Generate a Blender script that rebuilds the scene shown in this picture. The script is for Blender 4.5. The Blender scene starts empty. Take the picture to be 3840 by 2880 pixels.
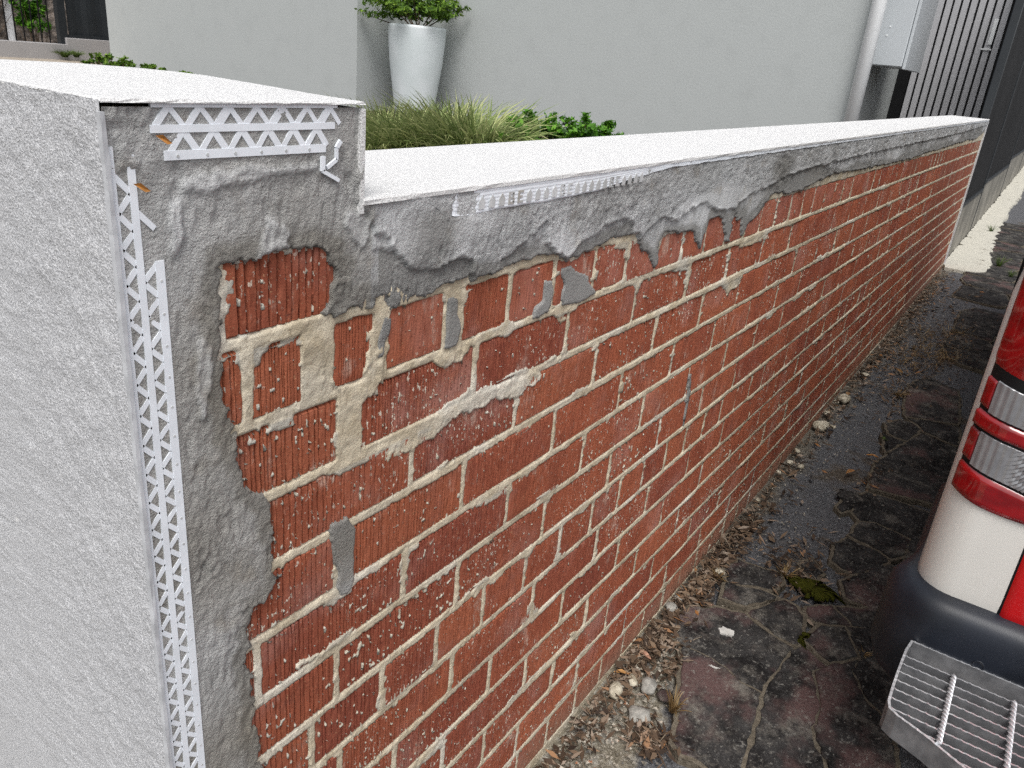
import bpy, math, random
import numpy as np
from mathutils import Vector, Matrix
random.seed(7); RNG = np.random.default_rng(7)
S = bpy.context.scene
COL = S.collection

# ------------------------------------------------------------------ camera
CAM = np.array([0.2551929, -0.5627430, 0.3470327])
RT = np.array([0.5663028, -0.8192679, 0.0900067])
UP = np.array([0.2701236, 0.2876645, 0.9188484])
FW = np.array([0.7786747, 0.4960335, -0.3842088])
FPX = 2946.0253
cd = bpy.data.cameras.new('camera'); cam = bpy.data.objects.new('camera', cd); COL.objects.link(cam)
cd.sensor_width = 36; cd.lens = 36 * FPX / 3840; cd.clip_start = .02; cd.clip_end = 500
cam.matrix_world = Matrix(((RT[0], UP[0], -FW[0], CAM[0]), (RT[1], UP[1], -FW[1], CAM[1]), (RT[2], UP[2], -FW[2], CAM[2]), (0, 0, 0, 1)))
S.camera = cam

# ------------------------------------------------------------------ light: a bright overcast day
SUN_EL, SUN_AZ = math.radians(58), math.radians(215)      # azimuth of the sun measured in the xy plane from +x
w = bpy.data.worlds.new('World'); S.world = w; w.use_nodes = True
wn = w.node_tree.nodes; wl = w.node_tree.links; wn.clear()
sky = wn.new('ShaderNodeTexSky'); sky.sky_type = 'NISHITA'; sky.sun_disc = False
sky.sun_elevation = SUN_EL; sky.sun_rotation = math.radians(90) - SUN_AZ
sky.air_density = 1.0; sky.dust_density = 4.0; sky.ozone_density = 1.0
hsv = wn.new('ShaderNodeHueSaturation'); hsv.inputs['Saturation'].default_value = .28
bg = wn.new('ShaderNodeBackground'); bg.inputs['Strength'].default_value = .15
wo = wn.new('ShaderNodeOutputWorld')
wl.new(sky.outputs[0], hsv.inputs['Color']); wl.new(hsv.outputs[0], bg.inputs['Color']); wl.new(bg.outputs[0], wo.inputs[0])
sd = bpy.data.lights.new('sun', 'SUN'); sd.energy = 1.5; sd.angle = math.radians(28); sd.color = (1, .98, .95)
sun = bpy.data.objects.new('sun', sd); COL.objects.link(sun)
sdir = Vector((math.cos(SUN_EL) * math.cos(SUN_AZ), math.cos(SUN_EL) * math.sin(SUN_AZ), math.sin(SUN_EL)))
sun.rotation_euler = sdir.to_track_quat('Z', 'Y').to_euler(); sun.location = (0, 0, 20)
S.view_settings.view_transform = 'Standard'; S.view_settings.look = 'None'
S.view_settings.exposure = 0.22; S.view_settings.gamma = 1; S.view_settings.use_curve_mapping = False
S.render.engine = 'CYCLES'; S.cycles.use_denoising = False; S.cycles.max_bounces = 8

# ------------------------------------------------------------------ helpers
def ray(px):
    px = np.atleast_2d(np.array(px, float))
    return (px[:, :1] - 1920) * RT - (px[:, 1:] - 1440) * UP + FPX * FW
def at(px, axis, val):
    d = ray(px); return CAM + d * ((val - CAM[axis]) / d[:, axis])[:, None]
GZ0, GSL = -1.08, .028
def gz(x): return GZ0 + GSL * x
def atg(px, lift=0):
    d = ray(px); t = (GZ0 + lift + GSL * CAM[0] - CAM[2]) / (d[:, 2] - GSL * d[:, 0]); return CAM + d * t[:, None]
def zm(ox, oy, s, L): return [(ox + a * s, oy + b * s) for a, b in L]

def hash2(ix, iy, seed):
    h = (ix.astype(np.int64) * 374761393 + iy.astype(np.int64) * 668265263 + seed * 1274126177) & 0xffffffff
    h = ((h ^ (h >> 13)) * 1274126177) & 0xffffffff
    return ((h ^ (h >> 16)) & 0xffff) / 65535.0
def vnoise(x, y, seed=0):
    ix, iy = np.floor(x), np.floor(y); fx, fy = x - ix, y - iy
    fx = fx * fx * fx * (fx * (fx * 6 - 15) + 10); fy = fy * fy * fy * (fy * (fy * 6 - 15) + 10)
    a = hash2(ix, iy, seed); b = hash2(ix + 1, iy, seed); c = hash2(ix, iy + 1, seed); d = hash2(ix + 1, iy + 1, seed)
    return (a + (b - a) * fx) * (1 - fy) + (c + (d - c) * fx) * fy
def fbm(x, y, seed=0, o=3):
    s = 0; a = 1; t = 0
    for i in range(o):
        s = s + a * (vnoise(x, y, seed + i * 17) - .5) * 2; t += a; a *= .5; x = x * 2.03 + 5.1; y = y * 2.03 + 3.7
    return s / t
def smooth(e0, e1, v):
    t = np.clip((v - e0) / (e1 - e0), 0, 1); return t * t * (3 - 2 * t)
def sdf(poly, X, Z):
    """signed distance, negative inside"""
    P = np.asarray(poly, float); n = len(P); d = np.full(X.shape, 1e9); ins = np.zeros(X.shape, bool)
    for i in range(n):
        a, b = P[i], P[(i + 1) % n]; e = b - a
        wx, wz = X - a[0], Z - a[1]
        t = np.clip((wx * e[0] + wz * e[1]) / (e @ e + 1e-12), 0, 1)
        d = np.minimum(d, (wx - t * e[0]) ** 2 + (wz - t * e[1]) ** 2)
        if a[1] != b[1]:
            c = (a[1] > Z) != (b[1] > Z)
            ins ^= c & (X < e[0] * (Z - a[1]) / e[1] + a[0])
    d = np.sqrt(d); return np.where(ins, -d, d)

def mesh(name, V, F, mat=None, parent=None, smooth_=False):
    me = bpy.data.meshes.new(name)
    V = np.asarray(V, float).reshape(-1, 3)
    if isinstance(F, np.ndarray) and F.ndim == 2:
        nf, k = F.shape
        me.vertices.add(len(V)); me.vertices.foreach_set('co', V.ravel())
        me.loops.add(nf * k); me.loops.foreach_set('vertex_index', F.astype(np.int32).ravel())
        me.polygons.add(nf); me.polygons.foreach_set('loop_start', np.arange(0, nf * k, k, dtype=np.int32))
        me.polygons.foreach_set('loop_total', np.full(nf, k, dtype=np.int32))
        me.update(calc_edges=True); me.validate()
    else:
        me.from_pydata([tuple(v) for v in V], [], [list(f) for f in F]); me.update()
    if smooth_: me.polygons.foreach_set('use_smooth', np.ones(len(me.polygons), bool))
    o = bpy.data.objects.new(name, me); COL.objects.link(o)
    if mat: me.materials.append(mat)
    if parent is not None: o.parent = parent
    return o
def inst(src, name, parent=None, M=None):
    o = bpy.data.objects.new(name, src.data); COL.objects.link(o)
    if parent is not None: o.parent = parent
    if M is not None: o.matrix_local = M
    return o
def thing(name, label, cat, group=None):
    o = bpy.data.objects.new(name, None); COL.objects.link(o); o.empty_display_size = .05
    return tag(o, label, cat, group)
def tag(o, label=None, cat=None, group=None, kind=None):
    if label: o['label'] = label
    if cat:
        o['category'] = cat
        if not kind: o['kind'] = 'thing'
    if group: o['group'] = group
    if kind: o['kind'] = kind
    return o
def place(o, loc):
    """set the thing's origin, keeping its world-space children where they are"""
    o.location = loc
    for c in o.children: c.location = c.location - Vector(loc)
    return o

class MB:
    def __init__(s): s.V = []; s.F = []
    def add(s, V, F):
        n = len(s.V); s.V += [tuple(v) for v in V]; s.F += [tuple(i + n for i in f) for f in F]; return s
    def box(s, x0, x1, y0, y1, z0, z1, c=0):
        if c <= 0:
            V = [(x, y, z) for z in (z0, z1) for y in (y0, y1) for x in (x0, x1)]
            return s.add(V, [(0, 2, 3, 1), (4, 5, 7, 6), (0, 1, 5, 4), (2, 6, 7, 3), (0, 4, 6, 2), (1, 3, 7, 5)])
        poly = [(x0 + c, y0), (x1 - c, y0), (x1, y0 + c), (x1, y1 - c), (x1 - c, y1), (x0 + c, y1), (x0, y1 - c), (x0, y0 + c)]
        ins = [(x0 + c * 1.4, y0 + c), (x1 - c * 1.4, y0 + c), (x1 - c, y0 + c * 1.4), (x1 - c, y1 - c * 1.4), (x1 - c * 1.4, y1 - c), (x0 + c * 1.4, y1 - c), (x0 + c, y1 - c * 1.4), (x0 + c, y0 + c * 1.4)]
        return s.rings([[(x, y, z0) for x, y in ins], [(x, y, z0 + c) for x, y in poly], [(x, y, z1 - c) for x, y in poly], [(x, y, z1) for x, y in ins]])
    def rings(s, R, cap=True, close=True):
        n = len(R[0]); V = [v for r in R for v in r]; F = []
        for i in range(len(R) - 1):
            for j in range(n if close else n - 1):
                k = (j + 1) % n; F.append((i * n + j, i * n + k, (i + 1) * n + k, (i + 1) * n + j))
        if cap and close: F.append(tuple(range(n - 1, -1, -1))); F.append(tuple((len(R) - 1) * n + j for j in range(n)))
        return s.add(V, F)
    def tube(s, P, r, n=8, cap=True):
        P = [np.array(p, float) for p in P]; R = []
        rr = r if hasattr(r, '__len__') else [r] * len(P)
        for i, p in enumerate(P):
            t = P[min(i + 1, len(P) - 1)] - P[max(i - 1, 0)]; t /= np.linalg.norm(t) + 1e-9
            a = np.cross(t, [0, 0, 1.]) if abs(t[2]) < .9 else np.cross(t, [1., 0, 0]); a /= np.linalg.norm(a); b = np.cross(t, a)
            R.append([tuple(p + rr[i] * (math.cos(q) * a + math.sin(q) * b)) for q in (2 * math.pi * k / n for k in range(n))])
        return s.rings(R, cap)
    def prism(s, poly, f0, f1):
        """poly: list of 2d points, f0/f1 map (u,v)->3d for the two ends"""
        return s.rings([[f0(u, v) for u, v in poly], [f1(u, v) for u, v in poly]])
    def build(s, name, mat, parent=None, smooth_=False): return mesh(name, s.V, s.F, mat, parent, smooth_)

# ------------------------------------------------------------------ materials
class G:
    def __init__(s, name, rough=.8, spec=.3, metal=0):
        s.m = bpy.data.materials.new(name); s.m.use_nodes = True; s.t = s.m.node_tree; s.n = s.t.nodes; s.l = s.t.links
        s.b = s.n['Principled BSDF']; s.b.inputs['Roughness'].default_value = rough
        s.b.inputs['Specular IOR Level'].default_value = spec; s.b.inputs['Metallic'].default_value = metal
        s.g = s.n.new('ShaderNodeNewGeometry'); s.pos = s.g.outputs['Position']
    def set(s, sock, v):
        if isinstance(v, bpy.types.NodeSocket): s.l.new(v, sock)
        elif hasattr(v, '__len__') and len(v) == 3 and sock.type == 'RGBA': sock.default_value = (*v, 1)
        else: sock.default_value = v
    def sc(s, *k, v=None):
        n = s.n.new('ShaderNodeVectorMath'); n.operation = 'MULTIPLY'; s.set(n.inputs[0], v or s.pos); n.inputs[1].default_value = k; return n.outputs[0]
    def noise(s, scale, det=3, rough=.55, v=None, dist=0):
        n = s.n.new('ShaderNodeTexNoise'); n.inputs['Scale'].default_value = scale; n.inputs['Detail'].default_value = det
        n.inputs['Roughness'].default_value = rough; n.inputs['Distortion'].default_value = dist; s.set(n.inputs['Vector'], v or s.pos); return n.outputs['Fac']
    def vor(s, scale, v=None, feat='F1', out='Distance'):
        n = s.n.new('ShaderNodeTexVoronoi'); n.feature = feat; n.inputs['Scale'].default_value = scale; s.set(n.inputs['Vector'], v or s.pos); return n.outputs[out]
    def ramp(s, f, *st):
        n = s.n.new('ShaderNodeValToRGB'); e = n.color_ramp.elements
        while len(e) < len(st): e.new(.5)
        for el, (p, c) in zip(e, st): el.position = p; el.color = (*c, 1) if hasattr(c, '__len__') else (c, c, c, 1)
        s.set(n.inputs[0], f); return n.outputs[0]
    def step(s, f, a, b):
        n = s.n.new('ShaderNodeMapRange'); n.interpolation_type = 'SMOOTHSTEP'; s.set(n.inputs[0], f); n.inputs[1].default_value = a; n.inputs[2].default_value = b; return n.outputs[0]
    def math(s, op, a, b=0):
        n = s.n.new('ShaderNodeMath'); n.operation = op; s.set(n.inputs[0], a); s.set(n.inputs[1], b); return n.outputs[0]
    def mix(s, f, a, b, mode='MIX'):
        n = s.n.new('ShaderNodeMix'); n.data_type = 'RGBA'; n.blend_type = mode; s.set(n.inputs[0], f); s.set(n.inputs[6], a); s.set(n.inputs[7], b); return n.outputs[2]
    def attr(s, name):
        n = s.n.new('ShaderNodeAttribute'); n.attribute_name = name; return n.outputs['Fac']
    def rnd(s): return s.n.new('ShaderNodeObjectInfo').outputs['Random']
    def xyz(s):
        n = s.n.new('ShaderNodeSeparateXYZ'); s.l.new(s.pos, n.inputs[0]); return n.outputs
    def bump(s, h, strength, dist):
        n = s.n.new('ShaderNodeBump'); n.inputs['Strength'].default_value = strength; n.inputs['Distance'].default_value = dist; s.set(n.inputs['Height'], h)
        if s.b.inputs['Normal'].links: s.l.new(s.b.inputs['Normal'].links[0].from_socket, n.inputs['Normal'])
        s.l.new(n.outputs[0], s.b.inputs['Normal'])
    def col(s, c): s.set(s.b.inputs['Base Color'], c); return s

def simple(name, c, rough=.6, spec=.4, metal=0, var=.12, vs=20, bump=0, bs=200, coat=0):
    g = G(name, rough, spec, metal)
    n = g.noise(vs, 4)
    g.col(g.mix(g.step(n, .3, .7), tuple(v * (1 - var) for v in c), tuple(min(1, v * (1 + var)) for v in c)))
    if bump: g.bump(g.noise(bs, 3), bump, .002)
    if coat: g.b.inputs['Coat Weight'].default_value = coat; g.b.inputs['Coat Roughness'].default_value = .05
    return g.m

def m_brick(name='brick_clay', pale=0):
    g = G(name, .85, .25)
    r = g.rnd(); big = g.noise(9, 3); fine = g.noise(140, 3, v=g.sc(1, 1, .45))
    c = g.mix(g.step(big, .35, .68), (.320, .092, .047), (.245, .067, .037))
    c = g.mix(g.math('MULTIPLY', g.step(r, .55, 1.0), .55), c, (.20, .050, .034)); c = g.mix(g.math('MULTIPLY', g.step(r, .35, .0), .4), c, (.38, .125, .062))
    c = g.mix(g.math('MULTIPLY', g.step(fine, .45, .75), .45), c, (.41, .14, .08))
    haze = g.math('MULTIPLY', g.step(g.noise(5.5, 5, .65), .50, .75), .5)
    c = g.mix(haze, c, (.42, .25, .22))
    if pale: c = g.mix(g.math('MULTIPLY', g.step(g.noise(16, 4), .3, .7), .55), c, (.40, .17, .13))
    grit = g.step(g.noise(260, 2), .66, .72)
    c = g.mix(g.math('MULTIPLY', grit, .55), c, (.52, .30, .17))
    pit = g.step(g.noise(190, 2, v=g.sc(1, 1, .6)), .33, .27)
    c = g.mix(g.math('MULTIPLY', pit, .7), c, (.09, .02, .014))
    fl = g.math('MULTIPLY', g.step(g.noise(190, 3, .6, v=g.sc(1, 1, .55)), .605, .65), g.step(g.noise(6, 3), .46, .64))
    c = g.mix(fl, c, (.66, .60, .50))
    wash = g.math('MULTIPLY', g.step(g.noise(14, 6, .72, v=g.sc(1, 1, .5)), .57, .70), .5)
    c = g.mix(wash, c, (.56, .46, .38))
    q = g.xyz(); hz = g.math('ADD', g.math('SUBTRACT', q[2], g.math('MULTIPLY', q[0], .028)), 1.08)
    c = g.mix(g.math('MULTIPLY', g.step(g.math('ADD', hz, g.math('MULTIPLY', g.noise(9, 4), .10)), .17, .05), .55), c, (.26, .18, .13))
    g.col(c)
    g.bump(g.noise(330, 4, .65), .55, .0018); g.bump(g.noise(60, 3, v=g.sc(1, 1, .3)), .5, .003); g.bump(fl, .4, .0015)
    return g.m
def m_mortar():
    g = G('lime_mortar', .95, .1)
    gr = g.attr('grey')
    c = g.mix(g.step(g.noise(26, 4), .35, .65), (.66, .59, .455), (.50, .43, .31))
    c = g.mix(g.step(g.noise(5, 3), .5, .72), c, (.70, .66, .57))
    c = g.mix(gr, c, g.mix(g.noise(30, 3), (.36, .345, .295), (.58, .56, .50)))
    c = g.mix(g.math('MULTIPLY', g.step(g.noise(330, 2), .58, .7), .45), c, (.25, .19, .11))
    g.col(c); g.bump(g.noise(380, 4, .7), .8, .002); g.bump(g.noise(90, 3), .5, .003)
    return g.m
def m_cement():
    g = G('cement_render', .9, .2)
    tone = g.attr('tone'); warm = g.attr('warm'); rgh = g.attr('coarse')
    n = g.noise(7, 4, .6); s2 = g.noise(24, 4, v=g.sc(1, 1, .6))
    c = g.mix(g.step(n, .32, .68), (.46, .467, .465), (.62, .63, .635))
    c = g.mix(g.math('MULTIPLY', g.step(s2, .5, .75), .5), c, (.74, .75, .76))
    c = g.mix(g.math('MULTIPLY', g.step(g.noise(13, 3, .6), .56, .72), .5), c, (.25, .20, .13))
    c = g.mix(tone, c, (.20, .195, .18))
    c = g.mix(warm, c, (.27, .245, .20))
    c = g.mix(g.math('MULTIPLY', g.step(g.noise(420, 2), .62, .72), .28), c, (.2, .19, .17))
    g.col(c)
    h = g.math('MULTIPLY', g.noise(300, 4, .7), rgh); g.bump(h, 1, .007); g.bump(g.noise(60, 4, .6, v=g.sc(1, 1, .4)), .45, .004)
    return g.m
def m_texture_coat(name, lo, hi, sc=330, st=1.0, d=.003, dirt=.3):
    g = G(name, .9, .15)
    a = g.noise(sc, 3, .6); b = g.noise(6, 4)
    c = g.mix(g.step(a, .36, .64), lo, hi)
    c = g.mix(g.math('MULTIPLY', g.step(b, .45, .8), dirt), c, tuple(v * .8 for v in lo))
    g.col(c); g.bump(a, st, d); return g.m
M = {}
M['brick'] = m_brick(); M['brick_pale'] = m_brick('smooth_pale_brick', 1); M['mortar'] = m_mortar(); M['cement'] = m_cement()
M['street'] = m_texture_coat('sprayed_texture_coat', (.42, .425, .44), (.68, .685, .70), 480, .9, .0022, .12)
M['cap'] = m_texture_coat('white_texture_coat', (.57, .57, .565), (.81, .81, .805), 480, .9, .0018, .08)
M['bead'] = simple('white_pvc', (.82, .86, .91), .45, .5, var=.05, vs=40)
M['bead_dirty'] = (lambda g: (g.col(g.mix(g.step(g.noise(70, 4, v=g.sc(1, 1, .35)), .58, .7), (.82, .86, .91), (.36, .35, .32))), g.m)[1])(G('smeared_pvc', .6, .4))
M['nose'] = simple('nose_strip', (.50, .51, .53), .6, .3, var=.2, vs=50)
M['house'] = m_texture_coat('grey_wall_render', (.44, .465, .46), (.465, .49, .485), 60, .3, .004, .25)
M['dark_steel'] = simple('charcoal_steel', (.022, .026, .03), .4, .5, var=.1, vs=3)
M['fence_sheet'] = simple('dark_fence_sheet', (.018, .018, .019), .6, .3, var=.2, vs=2)
M['slat'] = simple('grey_slat', (.50, .50, .52), .4, .5, var=.05, vs=3)
M['pipe'] = simple('painted_pipe', (.88, .90, .91), .35, .5, var=.03, vs=3)
M['box'] = simple('painted_box', (.50, .53, .55), .35, .5, var=.03, vs=3)
M['black'] = simple('black_paint', (.006, .006, .007), .5, .3)
M['pot'] = (lambda g: (g.col(g.mix(g.step(g.noise(4, 4), .35, .7), (.62, .68, .69), (.70, .75, .77))), g.m)[1])(G('glazed_pot', .35, .5))
M['concrete'] = (lambda g: (g.col(g.mix(g.step(g.noise(3, 5), .35, .7), (.20, .19, .165), (.33, .31, .27))), g.bump(g.noise(120, 3), .5, .003), g.m)[2])(G('old_concrete', .9, .2))

# ------------------------------------------------------------------ setting: ground
def ground_material():
    g = G('bitumen', .95, .1)
    n = g.noise(170, 3, .7); v = g.vor(150)
    c = g.ramp(n, (.3, (.055, .056, .060)), (.55, (.135, .137, .145)), (.72, (.30, .30, .31)))
    soil = g.step(g.noise(3.6, 5, .65), .56, .70)
    c = g.mix(g.math('MULTIPLY', soil, .75), c, g.mix(g.noise(60, 4), (.055, .043, .030), (.16, .125, .085)))
    y = g.xyz()
    edge = g.math('MULTIPLY', g.step(g.math('ADD', y[1], g.math('MULTIPLY', g.math('SUBTRACT', g.noise(9, 4), .5), .22)), -.10, -.015), .85)
    c = g.mix(edge, c, g.mix(g.noise(45, 4), (.10, .085, .06), (.27, .245, .20)))
    wob = g.math('MULTIPLY', g.math('SUBTRACT', g.noise(11, 4), .5), .16)
    rub = g.math('MULTIPLY', g.step(g.math('ADD', y[0], wob), 2.0, 1.93), g.step(g.math('ADD', y[1], wob), -.17, -.14))
    c = g.mix(rub, c, g.ramp(g.noise(38, 5, .7), (.3, (.10, .085, .06)), (.5, (.25, .225, .175)), (.68, (.46, .44, .39))))
    c = g.mix(g.math('MULTIPLY', g.step(g.noise(95, 2), .69, .73), .8), c, (.40, .37, .32))
    g.col(c); g.bump(n, 1, .006); g.bump(g.noise(28, 4), .7, .012); return g.m
M['ground'] = ground_material()
xs = np.concatenate([np.linspace(-40, -.5, 12), np.arange(0, 9.01, .05), np.linspace(9.5, 60, 14)])
ys = np.concatenate([np.linspace(-40, -3, 12), np.arange(-2.8, .31, .05), np.linspace(.6, 40, 12)])
X, Y = np.meshgrid(xs, ys)
Z = GZ0 + GSL * X + .010 * fbm(X * 3, Y * 3, 3) * ((X > 0) & (X < 9) & (Y > -3)) - .012
def gridF(nr, nc, keep=None):
    i = np.arange(nr * nc).reshape(nr, nc)
    F = np.stack([i[:-1, :-1], i[:-1, 1:], i[1:, 1:], i[1:, :-1]], -1).reshape(-1, 4)
    return F if keep is None else F[keep.ravel()]
tag(mesh('driveway', np.stack([X, Y, Z], -1), gridF(*X.shape), M['ground'], smooth_=True), kind='structure')
DRIVE = bpy.data.objects['driveway']

# a thin mortar and soil strip under the paving stones is the driveway itself; the raised garden lies behind the wall
GL = -.30
def garden_h(x, y):
    e = smooth(.75, 1.1, x) if np.isscalar(x) else smooth(.75, 1.1, x)
    return (GZ0 - .05) * (1 - e) + GL * e
gx = np.concatenate([np.array([.2, .5, .75]), np.linspace(.8, 1.2, 6), np.linspace(1.5, 60, 40)]); gy = np.concatenate([np.linspace(.2, 8, 40), np.linspace(8.5, 60, 30)])
X, Y = np.meshgrid(gx, gy)
Zg = garden_h(X, Y) + .02 * fbm(X * 2, Y * 2, 9)
g = G('garden_soil', .95, .1)
g.col(g.mix(g.step(g.xyz()[1], 9.0, 9.6), g.mix(g.noise(30, 4), (.03, .022, .015), (.09, .065, .045)), g.mix(g.noise(8, 4), (.34, .29, .23), (.44, .39, .33)))); g.bump(g.noise(40, 4), .6, .02); M['soil'] = g.m
tag(mesh('garden_bed', np.stack([X, Y, Zg], -1), gridF(*X.shape), M['soil'], smooth_=True), kind='structure')

# ------------------------------------------------------------------ the wall
CO = .086; JT = .010; XE = 7.31
wall = thing('garden_wall', 'half rendered red brick garden wall with white coping and stepped end pier', 'wall'); wall['kind'] = 'thing'
def capz(x): return .205 + (.2315 - .205) * (x - .82) / (7.34 - .82)

# brick courses: list of (x0, x1) for each course; course r lies between beds r-1 and r (bed k at z = -CO*k)
def course(r):
    if r == -1: return [(.575, .655), (.664, .793), (.803, .82)]
    if r in (0, 6, 12):
        st, ps = {0: (.9935, .1188), 6: (.881, .1186), 12: (.94, .119)}[r]
        e = [st + ps * i + random.uniform(-.004, .004) for i in range(-4, 60)]
        out = [(a + .0045, b - .0045) for a, b in zip(e[:-1], e[1:])]
        if r == 0:
            out = [(.578, .678), (.690, .749), (.792, .850), (.874, .972), (1.012, e[5] - .004)] + [(a + .004, b - .004) for a, b in zip(e[5:-1], e[6:])]
    else:
        st = 1.042 if r % 2 else .921
        e = [st + .2402 * i + random.uniform(-.004, .004) for i in range(-2, 30)]
        out = [(a + .0045, b - .0045) for a, b in zip(e[:-1], e[1:])]
        if r == 1: out[0] = (out[0][0], .798); out[1] = (.834, out[1][1])
    return [(max(a, .575), min(b, XE - .004)) for a, b in out if b > .60 and a < XE - .03]
ROWS = range(-1, 13)
courses = {r: course(r) for r in ROWS}

def brick_mesh(L, H, pitch, depth, seed, smooth_face=False):
    """grooved face brick: face at y=0, body to y=.05, origin at face centre"""
    rg = np.random.default_rng(seed); xs_ = [-L / 2, -L / 2 + .0025]; ds = [.003, .0006]
    x = -L / 2 + .004
    while x < L / 2 - .006:
        wdt = rg.uniform(.0016, .0031); gap = pitch * rg.uniform(.6, 1.4); d = depth * rg.uniform(.45, 1.25)
        if smooth_face and rg.random() < .8: d *= .15
        x += gap
        if x + wdt * 2 > L / 2 - .003: break
        o = rg.uniform(-.0004, .0004)
        xs_ += [x - wdt * .5, x - wdt * .12, x + wdt * .3, x + wdt * .8]; ds += [o, d, d * .9, o]
    xs_ += [L / 2 - .0025, L / 2]; ds += [.0006, .003]
    xs_ = np.array(xs_); ds = np.array(ds); nz = 9
    zs = np.array([-H / 2, -H / 2 + .0025] + list(np.linspace(-H / 2 + .011, H / 2 - .011, nz - 4)) + [H / 2 - .0025, H / 2])
    V = []; n = len(xs_)
    mid = (ds > .0011)
    for k, z in enumerate(zs):
        wob = rg.normal(0, .00035, n); dm = ds * np.where(mid, np.clip(rg.normal(1, .35, n), .1, 1.5), 1) + rg.normal(0, .00022, n)
        if k in (0, nz - 1): dm = np.maximum(dm, .003) + rg.uniform(0, .001, n)
        elif k in (1, nz - 2): dm = dm + .0005
        zz = z + (rg.normal(0, .0006, n) if k in (0, nz - 1) else 0)
        for i in range(n): V.append((xs_[i] + (wob[i] if 2 <= i < n - 2 else 0), dm[i], zz if np.isscalar(zz) else zz[i]))
    F = gridF(nz, n).tolist()
    bi = len(V); V += [(-L / 2, .05, -H / 2), (L / 2, .05, -H / 2), (L / 2, .05, H / 2), (-L / 2, .05, H / 2)]
    t = (nz - 1) * n
    F += [[bi, bi + 1] + list(range(n - 1, -1, -1)), [bi + 2, bi + 3] + list(range(t, t + n)),
          [bi + 3, bi] + [i * n for i in range(nz)], [bi + 1, bi + 2] + [i * n + n - 1 for i in range(nz - 1, -1, -1)]]
    return V, F
protos = {}
def brick_proto(kind, v):
    key = (kind, v)
    if key not in protos:
        L = .23 if kind[0] == 's' else .11
        pitch = {'c': .0072, 'f': .0048}[kind[1]]; dep = {'c': .0050, 'f': .0036}[kind[1]]
        V, F = brick_mesh(L, .0742, pitch, dep, hash(key) % 1000 + v * 31, kind.endswith('p'))
        me = bpy.data.meshes.new('brick'); me.from_pydata(V, [], F); me.update(); me.materials.append(M['brick_pale' if kind.endswith('p') else 'brick']); protos[key] = me
    return protos[key]
allb = []
for r in ROWS:
    for (a, b) in courses[r]:
        L = b - a; x = (a + b) / 2; z = -CO * (r - .5)
        if r < 0 and a > .82: continue
        D2 = (x - CAM[0]) ** 2 + CAM[1] ** 2
        allb.append((L / (D2 * math.sqrt(D2)), r, a, b, z))
rs = random.Random(3)
def vis(r, a, b, z):
    if z + .038 < gz((a + b) / 2) - .005: return False
    return True
allb = [t for t in allb if vis(*t[1:])]
allb.sort(key=lambda t: -t[0])
rest = MB(); nb = 0
for i, (_, r, a, b, z) in enumerate(allb):
    L = b - a; x = (a + b) / 2
    hdr = r in (0, 6, 12, -1)
    if i < 298:
        fine = 'f' if (rs.random() < smooth(.75, 1.7, x)) else 'c'
        pale = (r == 0 and .8 < x < 3.2 and not (1.0 < x < 1.1) and x > .86)
        kind = ('h' if hdr else 's') + fine + ('p' if pale else '')
        me = brick_proto(kind, rs.randrange(5 if hdr else 7))
        o = bpy.data.objects.new('brick', me); COL.objects.link(o); o.parent = wall
        o.location = (x, rs.uniform(-.0012, .0012), z + rs.uniform(-.001, .001))
        o.rotation_euler = (rs.uniform(-.008, .008), rs.uniform(-.006, .006), rs.uniform(-.004, .004))
        o.scale = (L / (.11 if hdr else .23), 1, 1)
    else:
        rest.box(a, b, .0, .05, z - .037, z + .037, .003)
ro = rest.build('brick_run', M['brick'], wall); ro['kind'] = 'stuff'

# --- wall grids: mortar and cement coats as relief
cols = [.5685]
while cols[-1] < XE:
    D = cols[-1] - CAM[0]; cols.append(cols[-1] + float(np.clip(1.15 * (D * D + .3165) / 442, .0019, .013)))
cols = np.array(cols); zr = np.arange(-1.08, .2905, .0028)
X, Z = np.meshgrid(cols, zr)
dist = np.hypot(X - CAM[0], CAM[1])
# distance into a brick
din = np.full(X.shape, -.006)
R = np.ceil(-Z / CO).astype(int)
for r in ROWS:
    m = R == r
    if not m.any(): continue
    xx = X[m]; zc = -CO * (r - .5); dz = .0372 - np.abs(Z[m] - zc)
    A = np.array([c[0] for c in courses[r]]); B = np.array([c[1] for c in courses[r]])
    k = np.clip(np.searchsorted(A, xx, side='right') - 1, 0, len(A) - 1)
    dx = np.minimum(xx - A[k], B[k] - xx)
    din[m] = np.minimum(dx, dz)
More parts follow.
